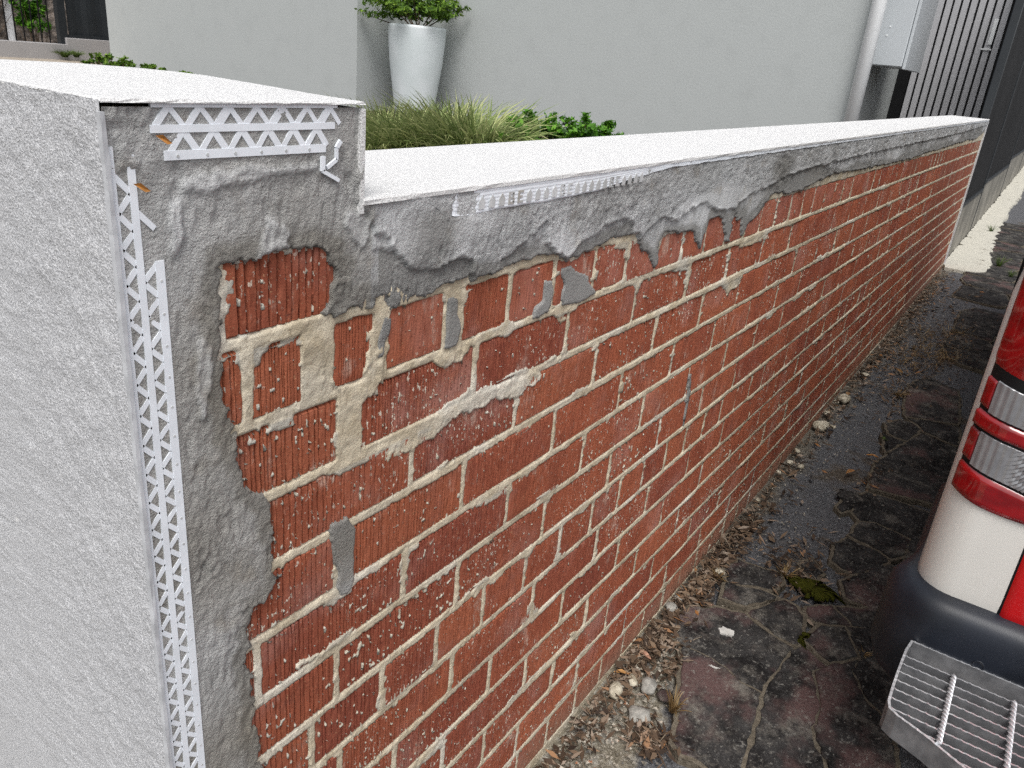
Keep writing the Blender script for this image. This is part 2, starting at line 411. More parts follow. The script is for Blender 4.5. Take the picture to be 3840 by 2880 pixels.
# cement coat outline (traced on the wall plane), two trowelled layers
edge = [(985, 2880)] + [(977, 2859), (959, 2714), (945, 2605), (937, 2497), (934, 2388), (926, 2373), (951, 2278), (989, 2253), (1058, 2165), (1027, 2120), (1033, 2026), (1020, 1900), (1006, 1859), (937, 1848), (908, 1762), (901, 1660), (883, 1602), (850, 1508), (847, 1436), (836, 1335), (840, 1234), (836, 1144), (829, 1002), (900, 975), (970, 970), (1125, 937), (1216, 941), (1245, 1000), (1252, 1024), (1241, 1118), (1212, 1183), (1270, 1183), (1335, 1162), (1429, 1140), (1440, 1150), (1451, 1180), (1480, 1162), (1523, 1136), (1596, 1118), (1611, 1107), (1683, 1060), (1763, 1031), (1769, 1060), (1774, 1075), (1784, 1035), (1878, 1028), (1889, 1013), (1944, 988), (2016, 959), (2070, 955), (2132, 977), (2164, 959), (2233, 941), (2320, 898), (2385, 876), (2394, 922), (2435, 966), (2454, 1004), (2466, 992), (2473, 922), (2492, 878), (2542, 866), (2599, 859), (2615, 916), (2630, 941), (2643, 878), (2662, 828), (2700, 815), (2715, 850), (2722, 900), (2738, 908), (2748, 850), (2756, 796), (2766, 828), (2782, 815), (2778, 878), (2785, 890), (2810, 839), (2866, 776), (2904, 726), (2967, 726), (3030, 701), (3062, 682), (3125, 657), (3239, 633), (3315, 620), (3416, 595), (3466, 576), (3555, 551), (3586, 538), (3662, 520), (3687, 513)]
eP = at(edge, 1, -.004)[:, [0, 2]]
polyA = [(.675, -1.1), (.668, -.6)] + [tuple(q) for q in eP if q[0] < 7.2] + [(7.33, .14), (7.33, .26), (.80, .31), (.50, .31), (.50, -1.1)]
edge2 = [(1340, 760), (1430, 880), (1502, 953), (1540, 1003), (1565, 1013), (1635, 1019), (1666, 1003), (1704, 972), (1748, 959), (1767, 997), (1780, 1041), (1786, 1073), (1830, 1041), (1877, 1032), (1877, 984), (1906, 965), (1975, 909), (2000, 896), (2050, 828), (2053, 910), (2094, 954), (2126, 970), (2157, 941), (2183, 910), (2239, 884), (2271, 853), (2309, 834), (2359, 821), (2378, 853), (2394, 910), (2420, 880), (2480, 820), (2540, 830), (2600, 780), (2640, 760), (2700, 790), (2760, 780), (2800, 740), (2900, 690), (3000, 640), (3200, 590), (3400, 545), (3600, 500)]
e2 = at(edge2, 1, -.008)[:, [0, 2]]
polyB = [tuple(q) for q in e2] + [(7.33, .19), (7.33, .26), (.82, .24)]
patches = [zm(1600, 800, 800 / 2212, L) for L in (
    [(1400, 560), (1500, 540), (1560, 590), (1680, 640), (1690, 720), (1780, 820), (1640, 910), (1520, 950), (1410, 960), (1400, 850), (1430, 740), (1400, 640)],
    [(1240, 700), (1310, 690), (1320, 800), (1290, 950), (1260, 1030), (1180, 1080), (1100, 1110), (1130, 1000), (1220, 900)],
    [(228, 880), (340, 870), (330, 1020), (370, 1150), (310, 1380), (190, 1420), (205, 1200), (215, 1000)])]
patches += [zm(800, 1900, 800 / 1269, [(700, 110), (770, 75), (800, 50), (830, 100), (850, 120), (842, 300), (840, 430), (820, 510), (760, 540), (740, 480), (750, 420), (720, 340), (700, 200)]),
            zm(1600, 800, 800 / 2212, [(-440, 1060), (-360, 1080), (-380, 1250), (-430, 1330), (-440, 1500), (-500, 1500), (-500, 1300)]),
            zm(2400, 1200, 800 / 1269, [(290, 320), (310, 320), (300, 430), (285, 520), (265, 630), (255, 640), (270, 520)])]
wob = .0022 * fbm(X * 55, Z * 55, 21, 3) + .0012 * fbm(X * 190, Z * 150, 5, 2)
sA = sdf(polyA, X, Z) + wob * (1.7 + 1.6 * smooth(1.0, .85, X)) + .0035 * fbm(X * 38, Z * 38, 78, 3) * smooth(1.1, .9, X) + .006 * fbm(X * 16, Z * 16, 77, 2) * smooth(.9, 1.2, X) + .0055 * fbm(X * 70, Z * 50, 79, 3) * smooth(.95, 1.15, X)
sB = sdf(polyB, X, Z) + wob * 1.8 + .004 * fbm(X * 70, Z * 60, 80, 3)
sP = np.full(X.shape, 1.0); near = (X < 3.4) & (Z > -.45)
for pch in patches:
    q = at(pch, 1, -.002)[:, [0, 2]]
    bx = near & (X > q[:, 0].min() - .03) & (X < q[:, 0].max() + .03) & (Z > q[:, 1].min() - .03) & (Z < q[:, 1].max() + .03)
    sP[bx] = np.minimum(sP[bx], sdf(q, X[bx], Z[bx]) + wob[bx])
coarse = smooth(-.2, .35, fbm(X * 3.2 + 2, Z * 9, 41, 3) + .9 * smooth(.10, .17, Z) * smooth(1.0, 1.3, X) - .25)
coarse = np.maximum(coarse, .55 * (X < .83))
thA = .0040 + .0011 * fbm(X * 9, Z * 14, 31, 3) + .0009 * fbm(X * 60, Z * 30, 33, 3)
# trowel ridges: short raised arcs
rid = fbm(X * 22 + 1.5 * fbm(X * 5, Z * 5, 63, 2), Z * 34, 61, 3); thA += .0016 * np.exp(-(rid / .03) ** 2) * smooth(.1, .5, fbm(X * 7, Z * 9, 65, 2))
thA += coarse * (.0020 * fbm(X * 240, Z * 200, 35, 2) + .0020 * np.minimum(0, fbm(X * 120, Z * 45, 36, 2) + .1) * 3)
sC = np.full(X.shape, 1.0)
for L_ in (zm(300, 330, 1100 / 1270, [(410, 392), (520, 380), (640, 350), (800, 330), (1040, 322), (1035, 362), (900, 380), (760, 405), (640, 430), (520, 452), (425, 462)]),
           zm(800, 800, 800 / 2212, [(455, 330), (480, 140), (620, 60), (760, 95), (805, 230), (800, 385), (470, 465)]),
           zm(1200, 600, 800 / 1269, [(165, 300), (240, 310), (290, 380), (300, 480), (250, 520), (190, 470), (160, 390)]),
           zm(1200, 600, 800 / 1269, [(300, 400), (390, 400), (440, 470), (420, 540), (330, 530), (295, 480)]),
           zm(300, 330, 1100 / 1270, [(380, 480), (440, 470), (450, 640), (430, 760), (390, 760)]),
           zm(0, 900, 1400 / 2212, [(1180, 560), (1250, 620), (1260, 900), (1200, 1050), (1160, 900), (1180, 700)])):
    q = at(L_, 1, -.005)[:, [0, 2]]; bx = (X < 1.2) & (Z > q[:, 1].min() - .03) & (Z < q[:, 1].max() + .03)
    sC[bx] = np.minimum(sC[bx], sdf(q, X[bx], Z[bx]) + 2.4 * wob[bx])
mC = smooth(.0015, -.0025, sC); thA = thA + mC * (.0016 + .0014 * np.exp(-((sC + .003) / .003) ** 2)); coarse = coarse * (1 - .85 * mC)
lipA = .0014 * np.exp(-((sA + .004) / .0035) ** 2) * smooth(-.1, .4, fbm(X * 25, Z * 25, 51, 2))
th_flat = smooth(.616, .606, X) + smooth(.244, .250, Z) * smooth(.80, .79, X); thA = thA * (1 - th_flat) + th_flat * (.0044 + .0011 * fbm(X * 70, Z * 70, 97, 3) + .0004 * fbm(X * 300, Z * 300, 98, 2))
lipB = .0020 * np.exp(-((sB + .003) / .0028) ** 2) * smooth(-.2, .3, fbm(X * 20, Z * 20, 52, 2))
th = (thA + lipA) * smooth(.0012, -.0022, sA) - .014 * smooth(-.0006, .0018, sA)
th += (.0042 + .0010 * fbm(X * 12, Z * 12, 71, 2) + lipB) * smooth(.0012, -.002, sB) * (sA < .001)
tp = (.0024 + .0010 * fbm(X * 30, Z * 30, 81, 3)) * smooth(.001, -.002, sP) - .014 * smooth(-.0006, .0015, sP)
th = np.maximum(th, tp)
keepv = (sA < .0022) | (sP < .002)
top = np.where(X < .823, .2905, capz(X) - .004)
keepq = (keepv[:-1, :-1] | keepv[1:, :-1] | keepv[:-1, 1:] | keepv[1:, 1:]) & (Z[1:, 1:] <= top[1:, 1:])
def compact(V, F):
    used = np.zeros(len(V), bool); used[F.ravel()] = True; idx = np.cumsum(used) - 1; return V[used], idx[F], used
def flip(F): return F[:, ::1]
V = np.stack([X, -th, Z], -1).reshape(-1, 3)
V, F, used = compact(V, gridF(*X.shape, keepq))
coat = mesh('cement_coat', V, F, M['cement'], wall, True)
def fattr(o, name, a):
    at_ = o.data.attributes.new(name, 'FLOAT', 'POINT'); at_.data.foreach_set('value', a.astype(np.float32))
wet = (1 - .7 * mC) * smooth(-.05, .45, fbm(X * 3.5, Z * 7, 91, 3) + .8 * smooth(-.035, -.004, np.maximum(sA, -1)) - .25 + .5 * (sB > 0) * (X > .85)) * .75
fattr(coat, 'tone', wet.ravel()[used])
fattr(coat, 'warm', ((1 - .6 * mC) * np.where(X < .84, .45 + .35 * fbm(X * 8, Z * 8, 95, 3), .15 * smooth(.2, .6, fbm(X * 3, Z * 6, 96, 2)))).clip(0, 1).ravel()[used])
fattr(coat, 'coarse', (.3 + .7 * coarse).ravel()[used])
# mortar
e = din + .0022 * fbm(X * 45, Z * 60, 101, 3) - .0014
sm1 = smooth(.05, .35, fbm(X * 11, Z * 30, 111, 4) + .42 * smooth(.024, .002, din) - .66 + .22 * smooth(-.20, .1, Z) * smooth(3.2, 1, X))
sm1 *= smooth(.022, .003, din)
left = smooth(.80, .64, X) * .6
bits = smooth(.53, .60, fbm(X * 200, Z * 130, 117, 2) + left * .20 + .14 * fbm(X * 3, Z * 3, 118, 2))
big = [zm(1600, 1400, 800 / 2212, [(-140, 560), (0, 480), (510, 215), (700, 140), (1100, -20), (1260, -40), (1230, 60), (1050, 170), (960, 240), (880, 290), (720, 260), (640, 330), (500, 400), (330, 440), (210, 560), (60, 690), (-140, 800), (-420, 930), (-500, 880)]),
       zm(1600, 800, 800 / 2212, [(100, 1480), (260, 1420), (460, 1380), (440, 1470), (360, 1560), (270, 1570), (190, 1640), (90, 1560)]),
       zm(1600, 800, 800 / 2212, [(1340, 1060), (1430, 1040), (1440, 1120), (1390, 1160)]),
       zm(2400, 600, 800 / 1269, [(560, 490), (760, 430), (770, 470), (690, 500), (600, 530)]),
       zm(2400, 600, 800 / 1269, [(480, 740), (620, 680), (600, 740), (540, 780), (520, 820)]),
       zm(800, 2280, 800 / 2212, [(850, 600), (900, 560), (1080, 450), (1170, 430), (1150, 500), (930, 620), (870, 670)]),
       zm(1600, 2000, 800 / 2212, [(1470, 1060), (1530, 1010), (1600, 1000), (1570, 1120), (1500, 1110)]),
       zm(1600, 800, 800 / 2212, [(-660, 1500 - 300), (-420, 1180), (-380, 1400), (-480, 1750), (-640, 1980), (-700, 1990), (-640, 1600), (-600, 1400)])]
sS = np.full(X.shape, 1.0)
for pch in big:
    q = at(pch, 1, -.001)[:, [0, 2]]
    bx = (X > q[:, 0].min() - .03) & (X < q[:, 0].max() + .03) & (Z > q[:, 1].min() - .03) & (Z < q[:, 1].max() + .03)
    sS[bx] = np.minimum(sS[bx], sdf(q, X[bx], Z[bx]) + 2.2 * wob[bx])
joint = smooth(.0012, -.0012, e)
h = -.0004 + .0014 * fbm(X * 20, Z * 40, 121, 3) + .0008 * fbm(X * 150, Z * 150, 123, 2) + .0022 * smooth(.2, .6, fbm(X * 4, Z * 12, 125, 2))
h = np.where(joint > 0, h * joint - .012 * (1 - joint), -.012)
over = np.maximum(sm1, bits * .8 * (din < .038))
h = np.maximum(h, -.012 + (.0124 + .0012 * fbm(X * 120, Z * 100, 131, 2)) * smooth(.25, .5, over))
h = np.maximum(h, -.012 + (.0130 + .0014 * fbm(X * 30, Z * 40, 141, 3) + .0018 * fbm(X * 160, Z * 120, 143, 2)) * smooth(.001, -.002, sS))
h = np.where((sA < -.006) & (h < .002), -.02, h)
kv = h > -.0105
keepq = (kv[:-1, :-1] | kv[1:, :-1] | kv[:-1, 1:] | kv[1:, 1:]) & (Z[1:, 1:] <= top[1:, 1:])
V = np.stack([X, -h, Z], -1).reshape(-1, 3)
V, F, used = compact(V, gridF(*X.shape, keepq))
mo = mesh('mortar', V, F, M['mortar'], wall, True)
fattr(mo, 'grey', np.clip(.55 * smooth(.2, .5, over) * (joint < .5) + .5 * smooth(-.1, .1, Z) * smooth(.1, .5, fbm(X * 8, Z * 8, 151, 3)) + .7 * left * (joint < .5), 0, 1).ravel()[used])
# body of the wall behind the face
core = MB(); core.box(.5775, XE, .048, .235, -1.2, .19); core.box(.5775, .818, .048, .38, -1.2, .285)
core.build('core', M['mortar'], wall)

# --- coping: rounded white-coated lids
def lid(name, outline, zf, th_, mat):
    """outline: ccw 2d points; small arris rounding; fine irregular edge"""
    P = []
    n = len(outline)
    for i in range(n):
        a = np.array(outline[i]); b = np.array(outline[(i + 1) % n]); k = max(1, int(np.linalg.norm(b - a) / .012)) if np.linalg.norm(b - a) < 1 else int(np.linalg.norm(b - a) / .03)
        for j in range(k): P.append(a + (b - a) * j / k)
    P = np.array(P); c = P.mean(0)
    jit = lambda s: P + RNG.normal(0, s, P.shape)
    def ring(Q, dz): return [(x, y, zf(x) + dz) for x, y in Q]
    nx = np.roll(P, -1, 0) - np.roll(P, 1, 0); nx = np.stack([nx[:, 1], -nx[:, 0]], 1); nx /= np.linalg.norm(nx, axis=1)[:, None] + 1e-9
    m = MB(); m.rings([ring(P - nx * .004, -th_), ring(jit(.0004), -th_), ring(jit(.0005), -.002), ring(P - nx * .0018 + RNG.normal(0, .0003, P.shape), -.0004), ring(P - nx * .005, 0)])
    return m.build(name, mat, wall)
lid('coping', [(.8215, -.0105), (XE + .02, -.0105), (XE + .02, .25), (.8215, .25)], capz, .0065, M['cap'])
pier_out = [(.5668, -.0085), (.8235, -.0085), (.826, .06), (.842, .16), (.853, .265), (.846, .31), (.818, .355), (.765, .388), (.70, .392), (.5668, .392)]
lid('pier_coping', pier_out, lambda x: .295, .003, M['cap'])
# street face of the pier (sprayed coat) and the inner face of the step
yy = np.concatenate([np.linspace(-.0075, .14, 70), np.linspace(.15, .388, 25)]); zz = np.concatenate([np.arange(-1.2, -.5, .02), np.arange(-.5, .2935, .0028), np.array([.2938])])
Yg, Zg2 = np.meshgrid(yy, zz)
rel = .0011 * fbm(Yg * 260, Zg2 * 260, 161, 2) + .0012 * fbm(Yg * 40, Zg2 * 40, 163, 2)
rel *= smooth(-.0075, -.003, Yg)
mesh('street_face', np.stack([.5665 - rel, Yg, Zg2], -1), gridF(*Yg.shape)[:, ::-1], M['street'], wall, True)
b = MB(); b.box(.8185, .8235, -.0085, .38, .19, .2885); b.build('step_face', M['cap'], wall)
b = MB(); b.box(.5675, .816, .3805, .388, -1.2, .2885); b.box(.5675, XE, .2355, .2435, -1.2, .19); b.build('garden_face', M['cap'], wall)
b = MB(); b.box(XE + .001, XE + .012, -.012, .24, -1.1, .218); b.build('end_face', M['street'], wall)

# --- corner bead lattice (white pvc)
def bar(m, p, q, wd, y0, th_=.0012):
    p, q = np.array(p, float), np.array(q, float); d = q - p; d /= np.linalg.norm(d); n = np.array([-d[1], d[0]]) * wd / 2
    P = [p + n, p - n, q - n, q + n]
    m.rings([[(a, y0 + .0025, c) for a, c in P], [(a, y0, c) for a, c in P]])
cb = MB(); y0 = -.0054
z = -1.06; PT = .0274
cols3 = [(.5718, .0050), (.5868, .0060), (.6030, .0076)]
for xc, wd in cols3:
    ztop = {0: .262, 1: .256, 2: .175}[cols3.index((xc, wd))]
    bar(cb, (xc, -1.06), (xc, ztop), wd, y0)
k = 0
while z < .25:
    for ci in (0, 1):
        xa, xb = cols3[ci][0] + .0015, cols3[ci + 1][0] - .0015
        lim = .25 if ci == 0 else .235
        if z + PT / 2 < lim and not (ci == 1 and .17 < z < .20):
            bar(cb, (xa, z + PT / 2), (xb, z), .0045, y0 + .0003)
        if z + PT < lim and not (ci == 1 and z > .155):
            bar(cb, (xa, z + PT / 2), (xb, z + PT), .0045, y0 + .0003)
    z += PT
corner = cb.build('corner_bead', M['bead'], wall)
z = -1.0 + .008
while z < .165:
    dots = MB().tube([(.6030, y0 - .0004, z), (.6030, y0 + .001, z)], .0011, 8).build('nail_hole', M['cement'], corner); z += PT
nose = MB()
pts = [(.5657, -.0092), (.5690, -.0092), (.5692, -.0040), (.5657, -.0040)]
zsn = np.concatenate([np.linspace(-1.1, .20, 60), np.linspace(.205, .286, 10)])
nose.rings([[(a + RNG.normal(0, .00025), b_ + RNG.normal(0, .0002), zq) for a, b_ in pts] for zq in zsn])
nose.build('bead_nose', M['nose'], corner)
tb = MB(); y0 = -.0056
def seg(zc, xa, xb, wd): bar(tb, (xa, zc), (xb, zc), wd, y0)
seg(.2905, .606, .79, .0035); seg(.2735, .604, .787, .0058); seg(.2540, .614, .776, .0070)
PX = .0268; xk = .607
for i in range(8):
    a = xk + i * PX
    if a + PX < .80:
        wd = .0050 if i % 2 else .0072
        if i < 7: bar(tb, (a + PX * .05, .275), (a + PX * .5, .2895), wd if i else .005, y0 + .0003)
        if i < 7: bar(tb, (a + PX * .5, .2895), (a + PX * .95, .275), .0044, y0 + .0004)
    a2 = a + .011
    if a2 + PX < .79:
        bar(tb, (a2 + PX * .05, .256), (a2 + PX * .5, .272), .0048, y0 + .0003); bar(tb, (a2 + PX * .5, .272), (a2 + PX * .95, .256), .0060, y0 + .0004)
topb = tb.build('top_bead', M['bead'], wall)
fr = MB(); y0 = -.0072
fp = at(zm(300, 330, 1100 / 1270, [(1052, 295), (1050, 360), (1068, 345), (1110, 310), (1110, 260), (1128, 228), (1120, 400), (1070, 365)]), 1, -.006)[:, [0, 2]]
def barT(p, q, wd): bar(fr, fp[p], fp[q], wd, y0)
barT(0, 1, .0045); barT(2, 3, .0035); barT(3, 4, .003); barT(4, 5, .004); barT(1, 6, .0035)
fr.build('bead_scrap', M['bead'], wall)
for i in range(6):
    x = .625 + i * .0262; MB().tube([(x, -.0061, .2535), (x, -.004, .2535)], .0013, 8).build('nail_hole', M['cement'], topb)
# --- long edge bead under the coping, with punched shapes filled by cement
eb = MB(); zb = lambda x: capz(x) - .0062
xs2 = np.concatenate([np.arange(.91, 2.6, .02), np.linspace(2.62, XE, 60)])
def depth_of(x): return (.0275 * float(smooth(.90, .97, x)) * (1 - .74 * float(smooth(1.22, 1.60, x))) + .0012 * math.sin(x * 61) * math.sin(x * 23))
ring = []
for k_ in range(6):                       # six fine ribs
    bury = lambda x: .0050 * (1 - float(smooth(.93, 1.03, x + .03 * math.sin(x * 170))))
    up = [(x, -.0094 + bury(x), zb(x) - depth_of(x) * k_ / 6 - .0000) for x in xs2]; lo = [(x, -.0097 + bury(x), zb(x) - depth_of(x) * (k_ + .55) / 6) for x in xs2]
    ring.append(up); ring.append(lo)
ring.append([(x, -.0090, zb(x) - depth_of(x)) for x in xs2])
eb.rings(ring, cap=False, close=False)
strip = eb.build('edge_bead', M['bead'], wall)
shapes = {'A': [[(0, 0), (.6, 0), (.68, .55), (.34, 1), (0, .6)]],
          'B': [[(0, 0), (.22, 0), (.22, 1), (0, 1)], [(.22, .82), (.6, .75), (.6, 1), (.22, 1)], [(.22, .42), (.55, .42), (.55, .6), (.22, .6)], [(.22, 0), (.66, 0), (.66, .2), (.22, .2)], [(.5, .1), (.7, .1), (.7, .46), (.5, .46)], [(.48, .55), (.64, .55), (.64, .9), (.48, .9)]],
          'E': [[(0, 0), (.22, 0), (.22, 1), (0, 1)], [(.22, .82), (.66, .82), (.66, 1), (.22, 1)], [(.22, .42), (.55, .42), (.55, .58), (.22, .58)], [(.22, 0), (.66, 0), (.66, .18), (.22, .18)]]}
x = 1.012; i = 0
for ch in 'AAABEAAAABEAAAAABEAAAA':
    hgt = .0155
    cu = MB()
    for poly in shapes[ch]:
        P = [(x + u * .0185, zb(x) - .0235 + v * hgt) for u, v in poly]
        cu.rings([[(a, -.0098, c) for a, c in P], [(a, -.0104 - .0001 * (i % 3), c) for a, c in P]])
    o = cu.build('punched_shape', M['cement'], strip)
    x += .0205; i += 1

# low wing of the front wall beyond the pier, towards the garden entry
b = MB(); b.box(.5675, .815, .39, 2.0, -1.2, .095); fw = b.build('front_wall', M['street'])
b = MB(); b.box(.558, .826, .3935, 2.01, .0955, .105, .003); b.build('coping', M['cap'], fw)
tag(fw, 'low white front wall running on behind the stepped pier', 'wall', kind='thing')

# ------------------------------------------------------------------ house
house = thing('house', 'pale grey rendered house front with a recessed bay behind the garden', 'house')
b = MB(); b.box(6.2, 6.45, 5.37, 9.65, -.5, 3.1); b.build('wall', M['house'], house)
b = MB(); b.box(6.451, 7.0, 5.37, 5.62, -.5, 3.1); b.build('wall', M['house'], house)
b = MB(); b.box(7.0, 7.25, .925, 5.62, -.5, 3.1); b.build('wall', M['house'], house)
b = MB(); b.box(7.251, 14, .925, 1.15, -1, 3.1); b.build('wall', M['house'], house)
b = MB(); b.box(6.451, 14, 9.42, 9.65, -.5, 3.1); b.build('wall', M['house'], house)
b = MB(); b.box(6.1, 14, 5.3, 9.7, 3.101, 3.25, .01); b.box(6.95, 14, .88, 5.299, 3.101, 3.25, .01); b.build('roof', M['dark_steel'], house)
b = MB(); b.tube([(6.935, .872, -.45), (6.935, .872, 1.6), (6.935, .872, 3.05)], .052, 20)
dp = b.build('downpipe', M['pipe'], house, True)
b = MB()
for zq in (-.1, 1.45): b.box(6.93, 6.999, .81, .934, zq, zq + .03)
b.build('bracket', M['pipe'], dp)

mb = thing('meter_box', 'grey metal meter box on the house side beside the downpipe', 'meter box')
b = MB(); b.box(7.15, 7.83, .655, .9245, .53, 1.45, .006); body = b.build('body', M['box'], mb)
b = MB(); b.box(7.165, 7.86, .630, .652, .515, 1.46, .004); b.build('door', M['box'], mb)
for yq, zq in ((.80, .80), (.81, .74)):
    b = MB(); b.tube([(7.151, yq, zq), (7.146, yq, zq)], .006, 8); b.build('screw', M['pipe'], mb)

gate = thing('side_gate', 'grey vertical slat side gate between the house and the dark fence', 'gate')
for i in range(10):
    y1 = .811 - .0645 * i
    b = MB(); b.box(8.585, 8.61, y1 - .0475, y1, -.8, 1.55, .002); b.build('slat', M['slat'], gate)
for zq in (-.72, .3, 1.4): b = MB(); b.box(8.618, 8.66, .16, .82, zq, zq + .05); b.build('rail', M['black'], gate)
b = MB(); b.box(8.60, 8.68, .822, .922, -.9, 1.6); b.build('post', M['black'], gate)  # no real post: black box added for the shade in the gap by the house
b = MB(); b.box(8.613, 8.617, .16, .86, -.8, 1.55); b.build('gap_shade_sheet', M['black'], gate)  # black sheet added as painted shade in the gaps between slats
b = MB(); b.box(8.575, 8.584, .235, .315, .755, .768); b.box(8.575, 8.583, .245, .275, .80, 1.0); b.build('latch', M['pipe'], gate)

fence = thing('boundary_fence', 'dark ribbed metal boundary fence on a concrete plinth past the brick wall', 'fence'); fence['kind'] = 'thing'
FY = .025
posts = [7.40, 9.12, 12.2, 15.2, 18.2, 21.2]
fgz = lambda x: gz(x) + .0
for i, xq in enumerate(posts):
    b = MB(); b.box(xq - .028, xq + .028, FY - .022, FY + .03, gz(xq) - .1, 1.55); b.build('post', M['dark_steel'], fence)
b = MB(); b.box(8.50, 8.59, .10, .157, -.9, 1.6); b.build('gate_post', simple('navy_steel', (.035, .045, .062), .35, .5), fence)
for a, c in zip(posts[:-1], posts[1:]):
    zr0 = gz((a + c) / 2) + .44
    n = int((c - a) / .085); P = []
    for k in range(n * 4 + 1):
        x = a + .029 + (c - a - .058) * k / (n * 4); P.append((x, FY + (.010 if (k % 4) in (0, 1) else -.014)))
    m = MB(); m.rings([[(x, y, zr0) for x, y in P], [(x, y, 1.5) for x, y in P]], close=False); m.build('sheet', M['fence_sheet'], fence)
    m = MB(); m.box(a + .03, c - .03, FY - .025, FY + .025, zr0 - .03, zr0 - .001); m.build('bottom_rail', M['dark_steel'], fence)
    m = MB(); m.box(a + .03, c - .03, FY - .018, FY + .05, gz(a) - .15, zr0 - .032, .004); m.build('plinth', M['concrete'], fence)
    m = MB(); m.box(a + .03, c - .03, FY - .025, FY + .025, 1.501, 1.55); m.build('top_rail', M['dark_steel'], fence)
# pale concrete footing in front of the fence plinth
fp_ = atg([(3545, 990), (3600, 1015), (3680, 1040), (3700, 1000), (3690, 940), (3720, 860), (3800, 740), (3840, 690)], .01)
V = [(7.34, .003, gz(7.34) + .02)]; 
P2 = [(7.20, -.03), (7.17, -.16), (7.3, -.30), (7.7, -.31), (8.3, -.25), (9.5, -.22), (11, -.2), (13, -.2), (18, -.2), (18, .004), (7.33, .004)]
P3 = []
for i in range(len(P2)):
    a = np.array(P2[i]); c = np.array(P2[(i + 1) % len(P2)]); k = max(1, int(np.linalg.norm(c - a) / .05))
    for j in range(k):
        q = a + (c - a) * j / k; P3.append((q[0] + RNG.normal(0, .012), min(.004, q[1] + RNG.normal(0, .012))))
g = G('pale_footing_concrete', .9, .2); g.col(g.mix(g.step(g.noise(7, 5, .65), .56, .74), (.55, .53, .46), (.24, .22, .18))); g.bump(g.noise(80, 4), .6, .006); M['footing'] = g.m
m = MB(); m.rings([[(x, y, gz(x) - .03) for x, y in P3], [(x, y, gz(x) + .012) for x, y in P3]]); ft = m.build('concrete_footing', M['footing']); ft['kind'] = 'structure'

# ------------------------------------------------------------------ planting
def leaf_mat(name, a, b_, c_):
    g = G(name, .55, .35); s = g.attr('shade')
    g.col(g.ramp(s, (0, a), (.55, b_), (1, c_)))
    g.b.inputs['Subsurface Weight'].default_value = 0
    tr = g.n.new('ShaderNodeBsdfTranslucent'); mx = g.n.new('ShaderNodeMixShader'); mx.inputs[0].default_value = .25
    g.set(tr.inputs['Color'], g.ramp(s, (0, tuple(v * 1.3 for v in a)), (1, tuple(v * 1.2 for v in c_))))
    out = g.n['Material Output']; g.l.new(g.b.outputs[0], mx.inputs[1]); g.l.new(tr.outputs[0], mx.inputs[2]); g.l.new(mx.outputs[0], out.inputs['Surface']); return g.m
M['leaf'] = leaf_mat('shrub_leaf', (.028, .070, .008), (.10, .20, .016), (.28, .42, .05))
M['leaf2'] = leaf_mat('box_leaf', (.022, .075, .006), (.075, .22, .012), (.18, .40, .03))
M['blade'] = leaf_mat('grass_blade', (.07, .12, .03), (.22, .29, .085), (.60, .60, .30))
M['dryblade'] = leaf_mat('dry_grass', (.09, .05, .02), (.26, .17, .07), (.45, .33, .16))
M['weed'] = leaf_mat('weed_leaf', (.03, .06, .012), (.08, .13, .02), (.17, .22, .05))
M['stem'] = simple('woody_stem', (.10, .07, .045), .8, .2)
def shade_attr(o, per_face):
    a = o.data.attributes.new('shade', 'FLOAT', 'FACE'); a.data.foreach_set('value', np.asarray(per_face, np.float32))
def tuft(name, label, cat, c, h, r, n, mat, seed, group=None, parent=None, droop=1.0, wdt=.006, lean=(0, 0)):
    rg = np.random.default_rng(seed); V = []; F = []; sh = []
    for i in range(n):
        a = rg.uniform(0, 2 * np.pi); rr = r * .22 * math.sqrt(rg.random()); b0 = np.array([c[0] + rr * math.cos(a), c[1] + rr * math.sin(a), c[2]])
        a += rg.normal(0, .5); L = h * rg.uniform(.75, 1.35); out = r * rg.uniform(.25, 1.15); dr = droop * rg.uniform(.3, 1.1)
        d = np.array([math.cos(a) + lean[0], math.sin(a) + lean[1], 0]); sd = np.array([-math.sin(a), math.cos(a), 0]); wv = wdt * rg.uniform(.6, 1.3); s0 = rg.random() ** 1.3
        k0 = len(V); ns = 5
        for k in range(ns + 1):
            t = k / ns; p = b0 + d * out * t ** 1.25 + np.array([0, 0, L * (t - .55 * dr * t ** 2.6)])
            ww = wv * (1 - t) ** .6 * .5 + .0004
            tw = sd * math.cos(t) + np.array([0, 0, .5 * math.sin(t * 2)])
            V += [p - tw * ww, p + tw * ww]
        for k in range(ns): F.append((k0 + 2 * k, k0 + 2 * k + 1, k0 + 2 * k + 3, k0 + 2 * k + 2)); sh.append(min(1, max(0, s0 * .7 + .3 * k / ns)))
    V = np.array(V); base = np.array(c)
    o = mesh(name, V - base, np.array(F), mat, parent, True); o.location = c; shade_attr(o, sh)
    if parent is None: tag(o, label, cat, group)
    return o
